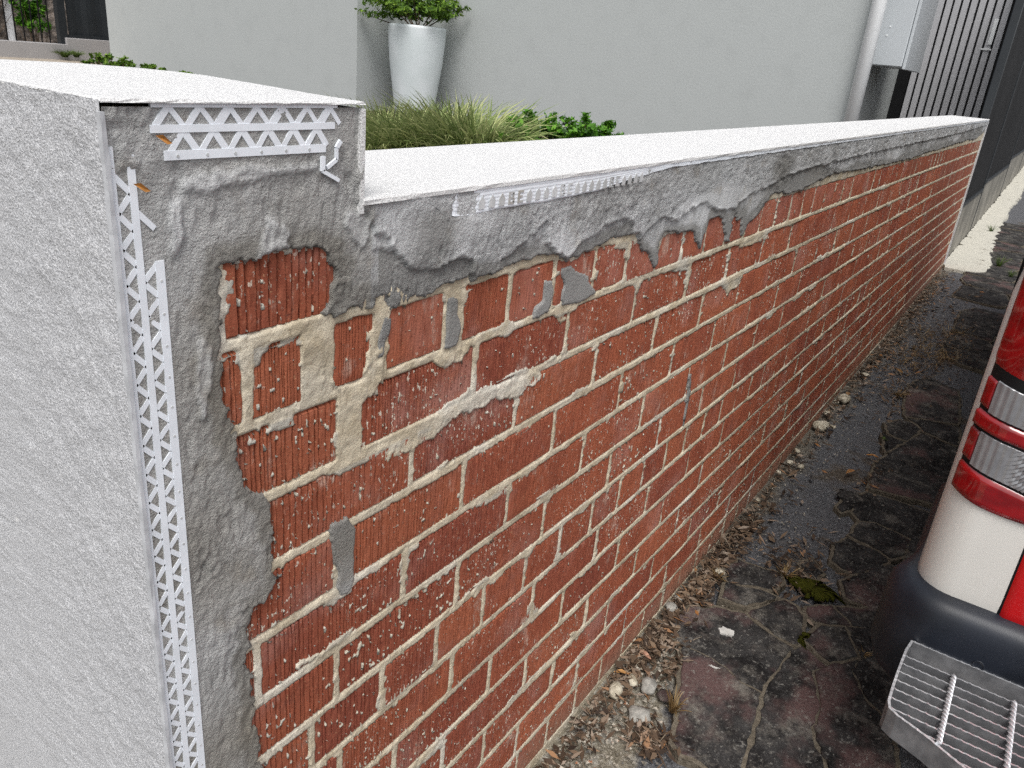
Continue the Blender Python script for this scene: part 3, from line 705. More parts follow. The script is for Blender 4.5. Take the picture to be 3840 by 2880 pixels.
def leaves(c, rad, n, size, rg, clumps=0, spiky=0, up=.0):
    """leaf quads through an uneven ellipsoid volume; returns V,F,shade"""
    V = []; F = []; sh = []
    c = np.array(c); rad = np.array(rad)
    tips = []
    for i in range(clumps):
        d = rg.normal(0, 1, 3); d[2] = abs(d[2]) * 1.1 - .15; d /= np.linalg.norm(d)
        tips.append((d * rg.uniform(.55, 1.12), rg.uniform(.7, 1.2)))
    for i in range(n):
        tdir, ts = tips[rg.integers(len(tips))]
        t = rg.uniform(.35, 1) ** .6
        p = c + rad * (tdir * t + rg.normal(0, .085 * ts, 3) * (1.5 - t))
        nrm = rg.normal(0, 1, 3) + tdir * 1.3 + np.array([0, 0, .9]); nrm /= np.linalg.norm(nrm)
        a = np.cross(nrm, rg.normal(0, 1, 3)); a /= np.linalg.norm(a); b = np.cross(nrm, a)
        L = size * rg.uniform(.6, 1.25); w_ = L * .42
        k = len(V)
        V += [p - a * L * .5, p - a * .05 * L + b * w_ * .5 - nrm * .08 * L, p + a * L * .5, p - a * .05 * L - b * w_ * .5 - nrm * .08 * L]
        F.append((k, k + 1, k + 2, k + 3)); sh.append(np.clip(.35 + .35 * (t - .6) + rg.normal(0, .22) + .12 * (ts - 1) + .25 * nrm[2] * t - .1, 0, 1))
    return V, F, sh, [c + rad * td for td, _ in tips]
def shrub(name, label, cat, base, rad, n, size, mat, seed, clumps=26, group=None, zc=None):
    rg = np.random.default_rng(seed); base = np.array(base, float); c = base + np.array([0, 0, zc if zc is not None else rad[2] * .8])
    root = thing(name, label, cat, group); root.location = base
    V, F, sh, tips = leaves(c - base, rad, n, size, rg, clumps)
    o = mesh('crown', V, np.array(F), mat, root); shade_attr(o, sh)
    m = MB()
    for t in tips[:14]:
        m.tube([(0, 0, 0), tuple(np.array(t) * .45 + rg.normal(0, .01, 3)), tuple(np.array(t) * .92)], [.008, .005, .002], 5)
    m.build('stem', M['stem'], root); return root

# white tapered planter with its shrub
pc = (6.55, float(at([(900 * 1.736, 100 * 1.736)], 0, 6.55)[0, 1]))
pl = MB(); prof = [(.18, -.32), (.192, -.20), (.216, .0), (.243, .2), (.258, .38), (.262, .50), (.262, .525), (.252, .528), (.245, .50), (.235, .44)]
pl.rings([[(pc[0] + r * 1.06 * math.cos(t), pc[1] + r * 1.06 * math.sin(t), z) for t in np.linspace(0, 2 * math.pi, 40, endpoint=False)] for r, z in prof])
po = pl.build('planter', M['pot'], None, True); tag(po, 'tall white tapered planter pot standing against the grey house wall', 'planter')
so = MB(); so.rings([[(pc[0] + r * math.cos(t), pc[1] + r * math.sin(t), .46 + .01 * (r < .1)) for t in np.linspace(0, 2 * math.pi, 24, endpoint=False)] for r in (.245, .05)]); so.build('potting_soil', M['soil'], po)
shrub('potted_shrub', 'bushy green shrub growing in the tall white planter', 'shrub', (pc[0], pc[1], .46), (.50, .50, .27), 4200, .050, M['leaf'], 11, 60, zc=.17)

def gp(dx, dy, x): return at([(dx * 1.736, dy * 1.736)], 0, x)[0]
tl = ['wide yellow-green grass tuft right behind the stepped pier', 'tall yellowish grass tuft in front of the white planter', 'grass tuft just right of the white planter', 'greyer grass tuft in the middle of the grass row', 'dark olive grass tuft next to the bright green shrubs', 'back row grass tuft left of the planter foot', 'back row grass tuft right of the planter foot']
spots = [(800, 296, 2.6, .33), (872, 292, 2.7, .35), (935, 286, 2.75, .34), (990, 280, 2.8, .35), (1038, 276, 2.8, .34), (840, 266, 3.2, .34), (975, 258, 3.3, .34)]
for i, (dx, dy, x, h) in enumerate(spots):
    p_ = gp(dx, dy, x)
    tuft('ornamental_grass', tl[i], 'grass', (p_[0], p_[1], p_[2] - .215), h, .29, 1000, M['blade'], 40 + i, 'ornamental grasses behind the low coping', droop=1.3, wdt=.012)
sl = ['bright green shrub beside the grass row', 'bright green shrub in the middle behind the coping', 'bright green shrub with a tall sprig behind the coping', 'rightmost small green shrub tip above the coping']
for i, (dx, dy, x, rz) in enumerate([(1140, 302, 3.0, .12), (1198, 310, 3.05, .11), (1256, 312, 3.1, .12), (1308, 318, 3.1, .08)]):
    p_ = gp(dx, dy, x)
    shrub('green_shrub', sl[i], 'shrub', (p_[0], p_[1], GL), (.19, .19, rz), 1100, .032, M['leaf2'], 60 + i, 22, 'bright green shrubs behind the low coping', zc=p_[2] - GL)
sl = ['green shrub at the house corner above the pier coping', 'low sprig left of the house corner above the coping', 'small leafy sprig against the house wall', 'tiny sprig beside the small leafy sprig', 'tiny leaf tip furthest right above the pier coping', 'yellow-green shrub tip furthest left behind the pier coping']
for i, (dx, dy, x, r) in enumerate([(236, 140, 4.4, .12), (268, 146, 4.4, .09), (322, 147, 4.4, .05), (352, 156, 4.4, .04), (402, 164, 4.4, .04), (208, 138, 4.5, .09)]):
    p_ = gp(dx, dy, x)
    shrub('garden_shrub', sl[i], 'shrub', (p_[0], p_[1], GL), (r * 1.5, r * 1.5, r), int(300 + 2500 * r), .035, M['leaf'], 80 + i, 14, 'shrub tips behind the pier coping', zc=p_[2] - GL)

# ------------------------------------------------------------------ far left: side boundary
BY = 11.75
bw = thing('boundary_wall', 'low grey rendered plinth wall stepped up below the dark panel', 'wall'); bw['kind'] = 'thing'
M['plinth'] = m_texture_coat('grey_plinth_render', (.34, .33, .33), (.42, .41, .41), 60, .3, .004, .4)
b = MB(); b.box(-2, 6.78, BY, BY + .2, -.6, -.085, .006); b.build('lower_section', M['plinth'], bw)
b = MB(); b.box(6.781, 12, BY, BY + .2, -.6, .005, .006); b.build('upper_section', M['plinth'], bw)
pf = thing('panel_fence', 'black ribbed metal fence panel beside the house corner', 'fence'); pf['kind'] = 'thing'
P = []
for k in range(0, 61): P.append((6.86 + k * .075, BY + .09 - (.018 if k % 4 in (0, 1) else 0)))
m = MB(); m.rings([[(x, y, .05) for x, y in P], [(x, y, 1.8) for x, y in P]], close=False); m.build('sheet', M['dark_steel'], pf)
b = MB(); b.box(6.84, 11.5, BY + .05, BY + .12, .006, .05); b.build('bottom_rail', M['dark_steel'], pf)
b = MB(); b.box(6.72, 6.83, BY + .04, BY + .14, -.084, 1.85); b.build('post', M['dark_steel'], pf)
bf = thing('bar_fence', 'black iron bar fence above the low grey wall', 'fence'); bf['kind'] = 'thing'
for k in range(26):
    x = 6.6 - k * .115
    b = MB(); b.box(x - .007, x + .007, BY + .09, BY + .104, -.084, 1.4); b.build('bar', M['black'], bf)
b = MB(); b.box(3.6, 6.72, BY + .085, BY + .11, .95, .99); b.build('rail', M['black'], bf)
for k in range(10):
    x = 6.5 - k * .23; b = MB()
    b.tube([(x + .09 * math.cos(t), BY + .097, .50 + .09 * math.sin(t)) for t in np.linspace(-.3, 3.6, 12)], .006, 5); b.build('scroll', M['black'], bf)
# neighbour's garden behind the bars
g = G('rubble_stone', .9, .2); g.col(g.ramp(g.vor(4, out='Color') if False else g.noise(9, 4), (.3, (.03, .028, .03)), (.5, (.16, .14, .125)), (.7, (.42, .36, .32)))); g.bump(g.noise(14, 4), 1, .05); M['rubble'] = g.m
b = MB(); b.box(2, 14, 14.6, 14.9, -.6, 2.2, .01); nw = b.build('neighbour_wall', M['rubble']); tag(nw, 'mottled stone wall in the garden behind the iron bars', 'wall', kind='thing')
b = MB(); b.tube([(6.35 + .9, 14.35, -.4), (6.35 + .9, 14.35, 2.2)], .06, 10); dpn = b.build('white_pole', M['bead']); tag(dpn, 'white pole behind the iron bars', 'pole')
b = MB(); b.box(5.2, 5.55, 14.2, 14.5, -.6, 2.0, .01); npr = b.build('stone_pier', simple('pale_stone', (.42, .37, .32), .9, .1, var=.25, vs=6)); tag(npr, 'pale stone pier in the garden behind the iron bars', 'pier', kind='thing')
shrub('neighbour_shrub', 'dark green leafy shrub behind the iron bars at the picture edge', 'shrub', (4.6, 13.2, -.5), (.6, .6, .55), 1500, .11, M['leaf'], 101, 26, 'shrubs behind the iron bars', zc=.75)
shrub('neighbour_shrub', 'light green plant behind the iron bars next to the dark post', 'shrub', (6.9, 12.9, -.5), (.28, .28, .55), 900, .10, M['leaf2'], 102, 20, 'shrubs behind the iron bars', zc=.6)
shrub('neighbour_shrub', 'dark ivy mass on the stone wall behind the bars', 'shrub', (6.7, 14.2, -.5), (.75, .25, .9), 1600, .09, simple('ivy', (.02, .03, .022), .6, .3), 103, 30, 'shrubs behind the iron bars', zc=1.0)
p_ = at([(235 * 1.736, 118 * 1.736)], 1, BY - .15)[0]
p_ = at([(140 * 1.736, 119 * 1.736)], 1, BY - .12)[0]
tuft('weed_tuft', 'grass weed at the foot of the grey plinth wall', 'weed', (p_[0], p_[1], p_[2] - .03), .12, .16, 120, M['weed'], 120, wdt=.012)
p_ = at([(165 * 1.736, 119 * 1.736)], 1, BY - .12)[0]
tuft('weed_tuft', 'smaller grass weed near the shrub by the plinth wall', 'weed', (p_[0], p_[1], p_[2] - .03), .11, .14, 90, M['weed'], 121, wdt=.012)

# ------------------------------------------------------------------ crazy paving on the driveway
def slab_material():
    g = G('weathered_paving_stone', .9, .1)
    r = g.rnd(); a = g.noise(14, 5, .65); f = g.noise(160, 4, .7); bl = g.noise(4.2, 4, .6)
    c = g.mix(g.step(a, .34, .66), (.014, .013, .013), (.050, .048, .047))
    pur = g.math('MULTIPLY', g.step(g.math('ADD', bl, g.math('MULTIPLY', r, .16)), .60, .74), .8)
    c = g.mix(pur, c, g.mix(f, (.085, .045, .045), (.19, .12, .11)))
    c = g.mix(g.math('MULTIPLY', g.step(g.noise(9, 6, .75), .50, .68), .75), c, (.20, .185, .16))
    c = g.mix(g.math('MULTIPLY', g.step(g.noise(22, 6, .75), .56, .70), .5), c, (.14, .12, .105))
    c = g.mix(g.math('MULTIPLY', g.step(g.noise(85, 4, .65), .58, .66), .55), c, (.27, .26, .235))
    c = g.mix(g.math('MULTIPLY', g.step(f, .52, .70), .5), c, (.13, .125, .12))
    # hairline cracks
    cr = g.vor(5.5, v=g.mix(.16, g.pos, g.n.new('ShaderNodeTexNoise').outputs['Color']), feat='DISTANCE_TO_EDGE')
    ck = g.math('MULTIPLY', g.step(cr, .014, .004), g.step(g.noise(3, 2), .45, .55))
    c = g.mix(g.math('MULTIPLY', ck, .25), c, (.2, .18, .15))
    # pale worn edges of a stone are its own broken arris colour
    g.col(c); g.bump(f, .9, .004); g.bump(a, .7, .008); return g.m
M['slab'] = slab_material()
M['seam'] = (lambda g: (g.col(g.mix(g.noise(60, 4), (.05, .04, .028), (.23, .20, .155))), g.bump(g.noise(120, 3), 1, .006), g.m)[2])(G('seam_grit', .95, .1))
JN = []
def slab(P, lift=.012, seed=0, inset=.0006):
    rg = np.random.default_rng(seed); P = [np.array(p[:2]) for p in P]
    ar = sum(P[i][0] * P[(i + 1) % len(P)][1] - P[(i + 1) % len(P)][0] * P[i][1] for i in range(len(P)))
    if ar < 0: P = P[::-1]
    Q = []
    for i in range(len(P)):
        a, b = P[i], P[(i + 1) % len(P)]; k = max(1, int(np.linalg.norm(b - a) / .018))
        for j in range(k): Q.append(a + (b - a) * j / k + rg.normal(0, .0030, 2))
    Q = np.array(Q); nrm = np.roll(Q, -1, 0) - np.roll(Q, 1, 0); nrm = np.stack([nrm[:, 1], -nrm[:, 0]], 1); nrm /= np.linalg.norm(nrm, axis=1)[:, None] + 1e-9
    tx, ty = rg.normal(0, .006, 2); c = Q.mean(0)
    zf = lambda q, d: gz(q[0]) + lift + d + (q[0] - c[0]) * tx + (q[1] - c[1]) * ty
    JN.append(MB().rings([[(q[0], q[1], gz(q[0]) - .03) for q in Q + nrm * .012], [(q[0], q[1], gz(q[0]) + lift - .0035 - .00037 * (len(JN) % 9)) for q in Q + nrm * .010]]))
    m = MB(); m.rings([[(q[0], q[1], zf(q, -.05)) for q in Q - nrm * inset], [(q[0], q[1], zf(q, -.006 + rg.normal(0, .001))) for q in Q - nrm * inset],
                       [(q[0], q[1], zf(q, -.0015)) for q in Q - nrm * (inset + .0015)], [(q[0], q[1], zf(q, 0)) for q in Q - nrm * (inset + .005)]])
    return m.build('paving_stone', M['slab'], DRIVE)
r4 = lambda L: atg(zm(2400, 1900, 1000 / 1269, L), .01)
z8 = lambda L: atg(zm(2440, 1830, 1400 / 2212, L), .01)
r5 = lambda L: atg(zm(2700, 1300, 800 / 1269, L), .01)
p6 = lambda L: atg(zm(3300, 950, 540 / 1269, L), .01)
SL = [z8([(110, 860), (150, 760), (230, 695), (400, 710), (560, 745), (840, 945), (740, 1085), (655, 1200), (550, 1160), (440, 1060), (330, 985), (185, 925)]),
      z8([(185, 930), (330, 990), (440, 1066), (545, 1166), (650, 1206), (622, 1380), (565, 1560), (530, 1740), (380, 1700), (200, 1560), (130, 1500), (165, 1300)]),
      z8([(560, 735), (690, 690), (790, 660), (860, 700), (910, 760), (905, 860), (860, 925), (842, 938), (700, 840)]),
      z8([(900, 925), (840, 960), (745, 1095), (668, 1212), (640, 1390), (575, 1570), (545, 1740), (1100, 1800), (960, 1450), (1005, 1290), (965, 1080), (1040, 1050)]),
      z8([(970, 1080), (1010, 1290), (965, 1450), (1105, 1800), (1440, 1800), (1450, 1440), (1280, 1250), (1190, 1080), (1230, 1010), (1060, 1045)]),
      z8([(920, 905), (1010, 810), (1150, 830), (1210, 960), (1230, 1000), (1050, 1035)]),
      z8([(1160, 825), (1300, 825), (1380, 830), (1365, 930), (1240, 1000), (1215, 950)]),
      z8([(1240, 1015), (1370, 935), (1420, 850), (1540, 800), (1700, 1000), (1700, 1300), (1460, 1430), (1290, 1250), (1200, 1080)]),
      z8([(930, 760), (920, 700), (1080, 700), (1190, 815), (1020, 800)]),
      z8([(1100, 700), (1310, 715), (1460, 730), (1530, 760), (1440, 815), (1290, 818), (1200, 810)]),
      z8([(470, 560), (440, 480), (520, 420), (640, 470), (760, 500), (790, 560), (720, 600)]),
      z8([(440, 560), (520, 580), (700, 620), (750, 650), (560, 700), (420, 650)]),
      z8([(880, 440), (960, 410), (1010, 500), (990, 540), (920, 500)]),
      z8([(1090, 330), (1170, 300), (1340, 370), (1410, 420), (1370, 470), (1200, 510), (1080, 430)]),
      z8([(1180, 285), (1240, 200), (1330, 210), (1540, 310), (1500, 400), (1430, 420), (1350, 365)]),
      z8([(1130, 540), (1220, 515), (1420, 445), (1520, 540), (1600, 640), (1540, 750), (1300, 705), (1160, 640)]),
      z8([(1530, 320), (1620, 150), (1750, 150), (1750, 600), (1620, 640), (1510, 500)]),
      z8([(1110, 110), (1150, 60), (1200, 50), (1195, 130), (1130, 140)]),
      z8([(1200, 140), (1210, 60), (1280, 20), (1480, 80), (1670, 150), (1560, 300), (1340, 205), (1240, 190)]),
      r5([(985, 455), (1080, 432), (1160, 460), (1195, 497), (1110, 558), (995, 512)]),
      r5([(970, 522), (1090, 570), (985, 632)]),
      r5([(985, 642), (1115, 565), (1200, 512), (1420, 600), (1420, 960), (1080, 878), (885, 828), (900, 760), (925, 690)]),
      r5([(1115, 240), (1180, 195), (1260, 190), (1420, 260), (1420, 460), (1230, 430), (1105, 410), (1100, 350)]),
      r5([(1120, 430), (1240, 440), (1420, 480), (1420, 590), (1210, 505), (1170, 455)]),
      p6([(720, 500), (860, 475), (1090, 530), (1130, 620), (980, 770), (800, 710), (650, 680), (690, 580)]),
      p6([(630, 700), (790, 725), (960, 780), (1010, 860), (860, 850), (680, 835), (560, 795)]),
      p6([(690, 850), (1000, 870), (980, 960), (900, 1030), (690, 960)]),
      p6([(560, 815), (680, 850), (680, 940), (600, 900)])]
for i, P in enumerate(SL): slab(P, lift=.010 + .004 * ((i * 7) % 3) / 2, seed=300 + i)
# further stones of the same paving beyond and beside the van
rg = np.random.default_rng(5)
def inside(q): return any(sdf(P[:, :2], np.array([q[0]]), np.array([q[1]]))[0] < .03 for P in SL)
for ix in range(22):
    for iy in range(7):
        cx, cy = 1.05 + ix * .42 + .2 * (iy % 2), -.52 - iy * .36
        if cx > 6.3: cy += .18
        P = [(cx + sx * .19 + rg.normal(0, .03), cy + sy * .16 + rg.normal(0, .025)) for sx, sy in ((-1, -1), (0, -1.1), (1, -1), (1.05, 0), (1, 1), (0, 1.05), (-1, 1), (-1.05, .1))]
        if any(inside(q) for q in P + [(cx, cy)]): continue
        slab(P, .008, 700 + ix * 10 + iy)

jm = MB()
for q in JN: jm.add(q.V, q.F)
jo = jm.build('paving_joint', M['seam'], DRIVE); jo['kind'] = 'stuff'

# ------------------------------------------------------------------ small things on the ground
import bmesh
bm = bmesh.new(); bmesh.ops.create_icosphere(bm, subdivisions=2, radius=1)
ICV = np.array([v.co[:] for v in bm.verts]); ICF = np.array([[v.index for v in f.verts] for f in bm.faces]); bm.free()
M['lump'] = (lambda g: (g.col(g.mix(g.step(g.noise(40, 4), .4, .65), (.60, .55, .44), (.36, .32, .24))), g.bump(g.noise(200, 3), .8, .003), g.m)[2])(G('fallen_mortar', .95, .1))
M['chip'] = simple('grey_chip', (.33, .32, .29), .9, .1, var=.3, vs=60, bump=.6)
def lump(name, label, cat, px, size, mat, seed, flat=.55, group=None):
    rg = np.random.default_rng(seed); p = atg([px], .004)[0]
    q = ICV * (1 + .42 * fbm(ICV[:, 0] * 2.1 + seed, ICV[:, 1] * 2.1 + ICV[:, 2] * 1.7, seed, 3))[:, None]
    q = q * np.array([1, rg.uniform(.6, .95), flat]) * size; a = rg.uniform(0, 6.28); c_, s_ = math.cos(a), math.sin(a)
    q = np.stack([q[:, 0] * c_ - q[:, 1] * s_, q[:, 0] * s_ + q[:, 1] * c_, q[:, 2]], 1)
    o = mesh(name, q, ICF, mat); o.location = (p[0], min(p[1], -.012 - size * .6), p[2] + size * flat * .25); tag(o, label, cat, group); return o
s5 = lambda a, b_: (2700 + a * 800 / 1269, 1300 + b_ * 800 / 1269)
s4 = lambda a, b_: (2400 + a * 1000 / 1269, 1900 + b_ * 1000 / 1269)
s6 = lambda a, b_: (1900 + a * 1000 / 1693, 1900 + b_ * 1000 / 1693)
LP = [(s5(735, 315), .045, 'largest pale mortar lump on the bitumen by the wall'), (s5(575, 470), .038, 'big cream mortar lump nearest the wall base midway'), (s5(630, 395), .018, 'small cream mortar lump between the two biggest lumps'),
      (s5(668, 478), .015, 'small cream crumb right of the big mortar lump'), (s5(690, 330), .016, 'flat cream crumb left of the largest mortar lump'), (s5(435, 615), .016, 'oval pale lump alone by the wall foot'),
      (s5(415, 690), .015, 'pale pebble left of a pair by the wall'), (s5(482, 716), .016, 'pale pebble right of a pair by the wall'), (s5(345, 745), .011, 'tiny pale crumb at the wall foot below the pebble pair'),
      (s5(865, 170), .02, 'far pale lump furthest along the wall foot'), (s5(225, 912), .012, 'small white crumb close to the leaf litter'),
      (s4(380, 315), .018, 'round cream stone at the edge of the leaf litter'), (s4(325, 430), .020, 'rough cream lump on the dark paving edge'), (s4(152, 430), .018, 'upper of two grey green stones against the wall'), (s4(118, 468), .020, 'lower of two grey green stones against the wall'),
      (s4(95, 552), .010, 'small pebble below the two grey stones'), (s6(690, 1170), .026, 'long white plaster lump on the rubble in front'), (s6(795, 1110), .018, 'white plaster lump right of the long one'), (s6(900, 1150), .028, 'pale grey concrete lump beside the paving edge'), (s6(840, 1330), .028, 'broad concrete lump below the long white one'), (s6(1000, 1200), .020, 'grey concrete lump touching the dark paving stone'),
      (s5(770, 900), .05, 'dark angular stone at the paving edge')]
for i, (px, sz, lb) in enumerate(LP):
    lump('mortar_lump' if 'stone' not in lb and 'pebble' not in lb and 'concrete' not in lb else 'loose_stone', lb, 'lump' if 'lump' in lb or 'crumb' in lb else 'stone', px, sz, M['slab'] if 'dark' in lb else (M['chip'] if ('grey' in lb or 'concrete' in lb) else M['lump']), 900 + i, .5, 'loose lumps along the wall foot') if 'dark' not in lb else lump('loose_stone', lb, 'stone', px, sz, M['slab'], 905, .22, 'loose lumps along the wall foot')
# crumbs, leaf litter and dead grass: uncountable
def scatter(zones, fn):
    out = []
    for (cx, cy, rx, ry, n) in zones:
        for i in range(n):
            x, y = RNG.normal(cx, rx), RNG.normal(cy, ry)
            if y < -.012 or y > .2: out.append((x, y))
            else: out.append((x, -.012 - abs(RNG.normal(0, ry * .6))))
    return out
zones = []
for x in np.arange(1.45, 7.0, .12):
    n_ = int(np.interp(x, [1.4, 1.7, 1.95, 2.3, 2.5, 2.7, 3.2, 4.0, 4.6, 5.5, 7], [70, 90, 150, 170, 120, 45, 22, 30, 80, 60, 40])); zones.append((x, -.045, .08, .028 if x < 2.6 else .05, n_))
for px, rx, ry, n_ in ((s4(700, 250), .10, .06, 160), (s4(800, 330), .10, .05, 110), (s4(60, 650), .05, .025, 160), (s4(330, 380), .05, .02, 90), (s5(1050, 330), .22, .06, 90), (s5(900, 780), .08, .03, 60), (s6(900, 1480), .03, .03, 200), (s6(1070, 1000), .04, .012, 80)):
    p_ = atg([px])[0]; zones.append((p_[0], p_[1], rx, ry, n_))
for px, rx, ry, n_ in (((3520, 1330), .35, .10, 420), ((3560, 1200), .45, .12, 260), ((3400, 1430), .3, .08, 220), ((3480, 1120), .5, .1, 200)):
    p_ = atg([px])[0]; zones.append((p_[0], p_[1], rx, ry, n_))
pts = scatter(zones, None); V = []; F = []; sh = []
for (x, y) in pts:
    a = RNG.uniform(0, 6.28); L = RNG.uniform(.006, .022); wd = L * RNG.uniform(.10, .42); z0 = gz(x) + RNG.uniform(.002, .014)
    d = np.array([math.cos(a), math.sin(a), RNG.normal(0, .3)]); s_ = np.array([-math.sin(a), math.cos(a), RNG.normal(0, .35)]); p = np.array([x, y, z0]); k = len(V)
    V += [p - d * L, p + s_ * wd + (0, 0, .002), p + d * L, p - s_ * wd]; F.append((k, k + 1, k + 2, k + 3)); sh.append(RNG.random())
g = G('dead_leaf', .8, .2); g.col(g.ramp(g.attr('shade'), (0, (.035, .024, .018)), (.45, (.10, .065, .042)), (.75, (.19, .13, .085)), (.92, (.30, .24, .19)), (1, (.30, .13, .04)))); M['litter'] = g.m
o = mesh('leaf_litter', V, np.array(F), M['litter']); shade_attr(o, sh); tag(o, 'brown dead leaves scattered along the foot of the brick wall', 'leaves', kind='stuff')
# twigs and dry stalks
m = MB()
for (cx, cy, rx, ry, n_) in zones:
    for i in range(max(1, n_ // 14)):
        x, y = RNG.normal(cx, rx), min(-.015, RNG.normal(cy, ry)); a = RNG.uniform(0, 6.28); L = RNG.uniform(.02, .06); z0 = gz(x) + RNG.uniform(.004, .016); bnd = RNG.normal(0, .3)
        P_ = [(x + L * t * math.cos(a + bnd * t), min(-.012, y + L * t * math.sin(a + bnd * t)), z0 + .018 * t * (1 - t) + RNG.normal(0, .002)) for t in (-.5, 0, .5)]
        m.tube(P_, [.0006, .0009, .0005], 4, False)
tag(m.build('twigs', simple('dry_twig', (.28, .23, .17), .85, .1, var=.35, vs=30)), 'thin dry twigs and stalks among the dead leaves', 'twigs', kind='stuff')
# pale crumbs
V = []; F = []
small = np.array([(1, 0, 0), (-.5, .9, 0), (-.6, -.8, 0), (0, 0, .8), (.1, 0, -.6)]); sf = [(0, 1, 3), (1, 2, 3), (2, 0, 3), (1, 0, 4), (2, 1, 4), (0, 2, 4)]
for i in range(1900):
    if i < 700: x, y = RNG.uniform(1.35, 2.0), -.015 - abs(RNG.normal(0, .07))
    else: x, y = 1.4 + 5.5 * RNG.random() ** 1.4, -.015 - abs(RNG.normal(0, .13))
    sz = RNG.uniform(.0015, .0055) * (1.3 if x < 2 else 1); a = RNG.uniform(0, 6.28); k = len(V)
    R2 = np.array([[math.cos(a), -math.sin(a), 0], [math.sin(a), math.cos(a), 0], [0, 0, 1]])
    V += list((small * RNG.uniform(.6, 1.3, (5, 1)) * sz) @ R2.T + np.array([x, y, gz(x) + .002 + sz * .2])); F += [tuple(q + k for q in f) for f in sf]
g = G('crumbs', .95, .1); g.col(g.ramp(g.noise(35, 2), (.35, (.10, .095, .09)), (.5, (.30, .27, .22)), (.62, (.55, .50, .42)), (.7, (.30, .12, .06)))); 
tag(mesh('gravel', V, F, g.m), 'pale crumbs and grit strewn over the bitumen strip', 'gravel', kind='stuff')
# dry grass tufts and weeds
for i, (px, h, r, n, mat, lb) in enumerate([(s6(1050, 1300), .05, .035, 46, 'dryblade', 'straw coloured grass tuft at the edge of the front paving stone'), (s4(370, 345), .03, .04, 26, 'dryblade', 'flat orange grass tuft beside the cream stone'),
        (s4(690, 330), .03, .05, 40, 'dryblade', 'dry grass tuft left of the moss patch'), ((3745, 1000), .10, .07, 60, 'weed', 'bright green grass weed in the driveway far right'), ((3715, 870), .08, .06, 50, 'weed', 'green weed beside the pale concrete footing'),
        ((3790, 1040), .06, .06, 40, 'weed', 'low weed patch right of the bright green weed'), (s5(1060, 300), .04, .05, 40, 'dryblade', 'dry grass clump at the corner of a far paving stone'), (s4(1245, 505), .022, .03, 26, 'dryblade', 'small dry weed in the paving crack by the van bumper'),
        (s4(1160, 590), .022, .025, 24, 'weed', 'tiny green weed in the paving crack near the step'), (s5(970, 560), .02, .02, 20, 'weed', 'tiny weed in the joint at the stone corner'), (s4(1060, 705), .015, .02, 20, 'dryblade', 'reddish weed at the meeting of three cracks')]):
    p_ = atg([px], .004)[0]
    tuft('weed_tuft', lb, 'weed', tuple(p_), h, r, n, M[mat], 1000 + i, 'weeds in the driveway', droop=.8, wdt=.0028)
for i, (px, a, x0, lb) in enumerate([((3450, 1450), .06, .10, 'wide mat of dead grass on the bitumen'), ((3330, 1520), .05, .09, 'smaller mat of dead grass nearer the camera')]): pass
for i in range(16):
    pass
m_pts = [(3400 + 28 * i, 1330 + 60 * math.sin(i * 1.7) - 6 * i) for i in range(9)]
dg = []
V = []; F = []; sh = []
for (cx, cy) in m_pts:
    p_ = atg([(cx, cy)], .003)[0]
    for i in range(60):
        a = RNG.uniform(0, 6.28); b0 = p_ + np.array([RNG.normal(0, .09), RNG.normal(0, .035), 0]); L = RNG.uniform(.03, .08); k = len(V)
        d = np.array([math.cos(a), math.sin(a), RNG.uniform(.1, .7)]); s_ = np.array([-math.sin(a), math.cos(a), 0]) * .0013
        V += [b0 - s_, b0 + s_, b0 + d * L * .5 + s_ + (0, 0, .004), b0 + d * L * .5 - s_ + (0, 0, .004), b0 + d * L * np.array([1, 1, .6])]
        F += [(k, k + 1, k + 2), (k, k + 2, k + 3), (k + 3, k + 2, k + 4)]; sh += [RNG.random() * .8] * 3
o = mesh('dead_grass', V, F, M['dryblade']); shade_attr(o, sh); tag(o, 'brown dead grass matted on the bitumen between wall and far paving', 'grass', kind='stuff')
# moss and paint
g = G('moss', .95, .1); g.col(g.mix(g.noise(120, 3), (.030, .034, .004), (.085, .085, .010))); g.bump(g.noise(300, 3), 1, .006); M['moss'] = g.m
def blob(name, P, hgt, mat, seed):
    P = np.array(P)[:, :2]; c = P.mean(0); Q = []
    for i in range(len(P)):
        a, b_ = P[i], P[(i + 1) % len(P)]
        for j in range(5): Q.append(a + (b_ - a) * j / 5 + np.random.default_rng(seed + i * 5 + j).normal(0, .0075, 2))
    Q = np.array(Q); m = MB()
    m.rings([[(q[0], q[1], gz(q[0]) + .008 + dz + .002 * math.sin(q[0] * 300 + q[1] * 250) * s_) for q in c + (Q - c) * s_] for s_, dz in ((1, -.004), (.97, hgt * .5), (.85, hgt * .9), (.5, hgt * 1.05), (.15, hgt))])
    return m.build(name, mat, None, True)
tag(blob('moss_patch', r4([(690, 335), (740, 332), (800, 345), (870, 372), (925, 398), (950, 435), (900, 447), (830, 436), (790, 420), (760, 385)]), .008, M['moss'], 1), 'dark green moss cushion between the paving stones', 'moss')
tag(blob('moss_patch', r4([(738, 640), (755, 612), (790, 600), (805, 615), (780, 645), (755, 655)]), .006, M['moss'], 2), 'small olive moss patch at the top of the long crack', 'moss')
M['splash'] = simple('white_splash', (.55, .54, .51), .8, .2, var=.15, vs=60)
def splash(P, seed):
    P = np.array(P)[:, :2]; Q = []
    for i in range(len(P)):
        a, b_ = P[i], P[(i + 1) % len(P)]
        for j in range(4): Q.append(a + (b_ - a) * j / 4 + np.random.default_rng(seed + i * 5 + j).normal(0, .0012, 2))
    m = MB(); m.rings([[(q[0], q[1], gz(q[0]) + .010) for q in Q], [(q[0], q[1], gz(q[0]) + .0150) for q in Q]]); return m.build('plaster_splash', M['splash'], DRIVE)
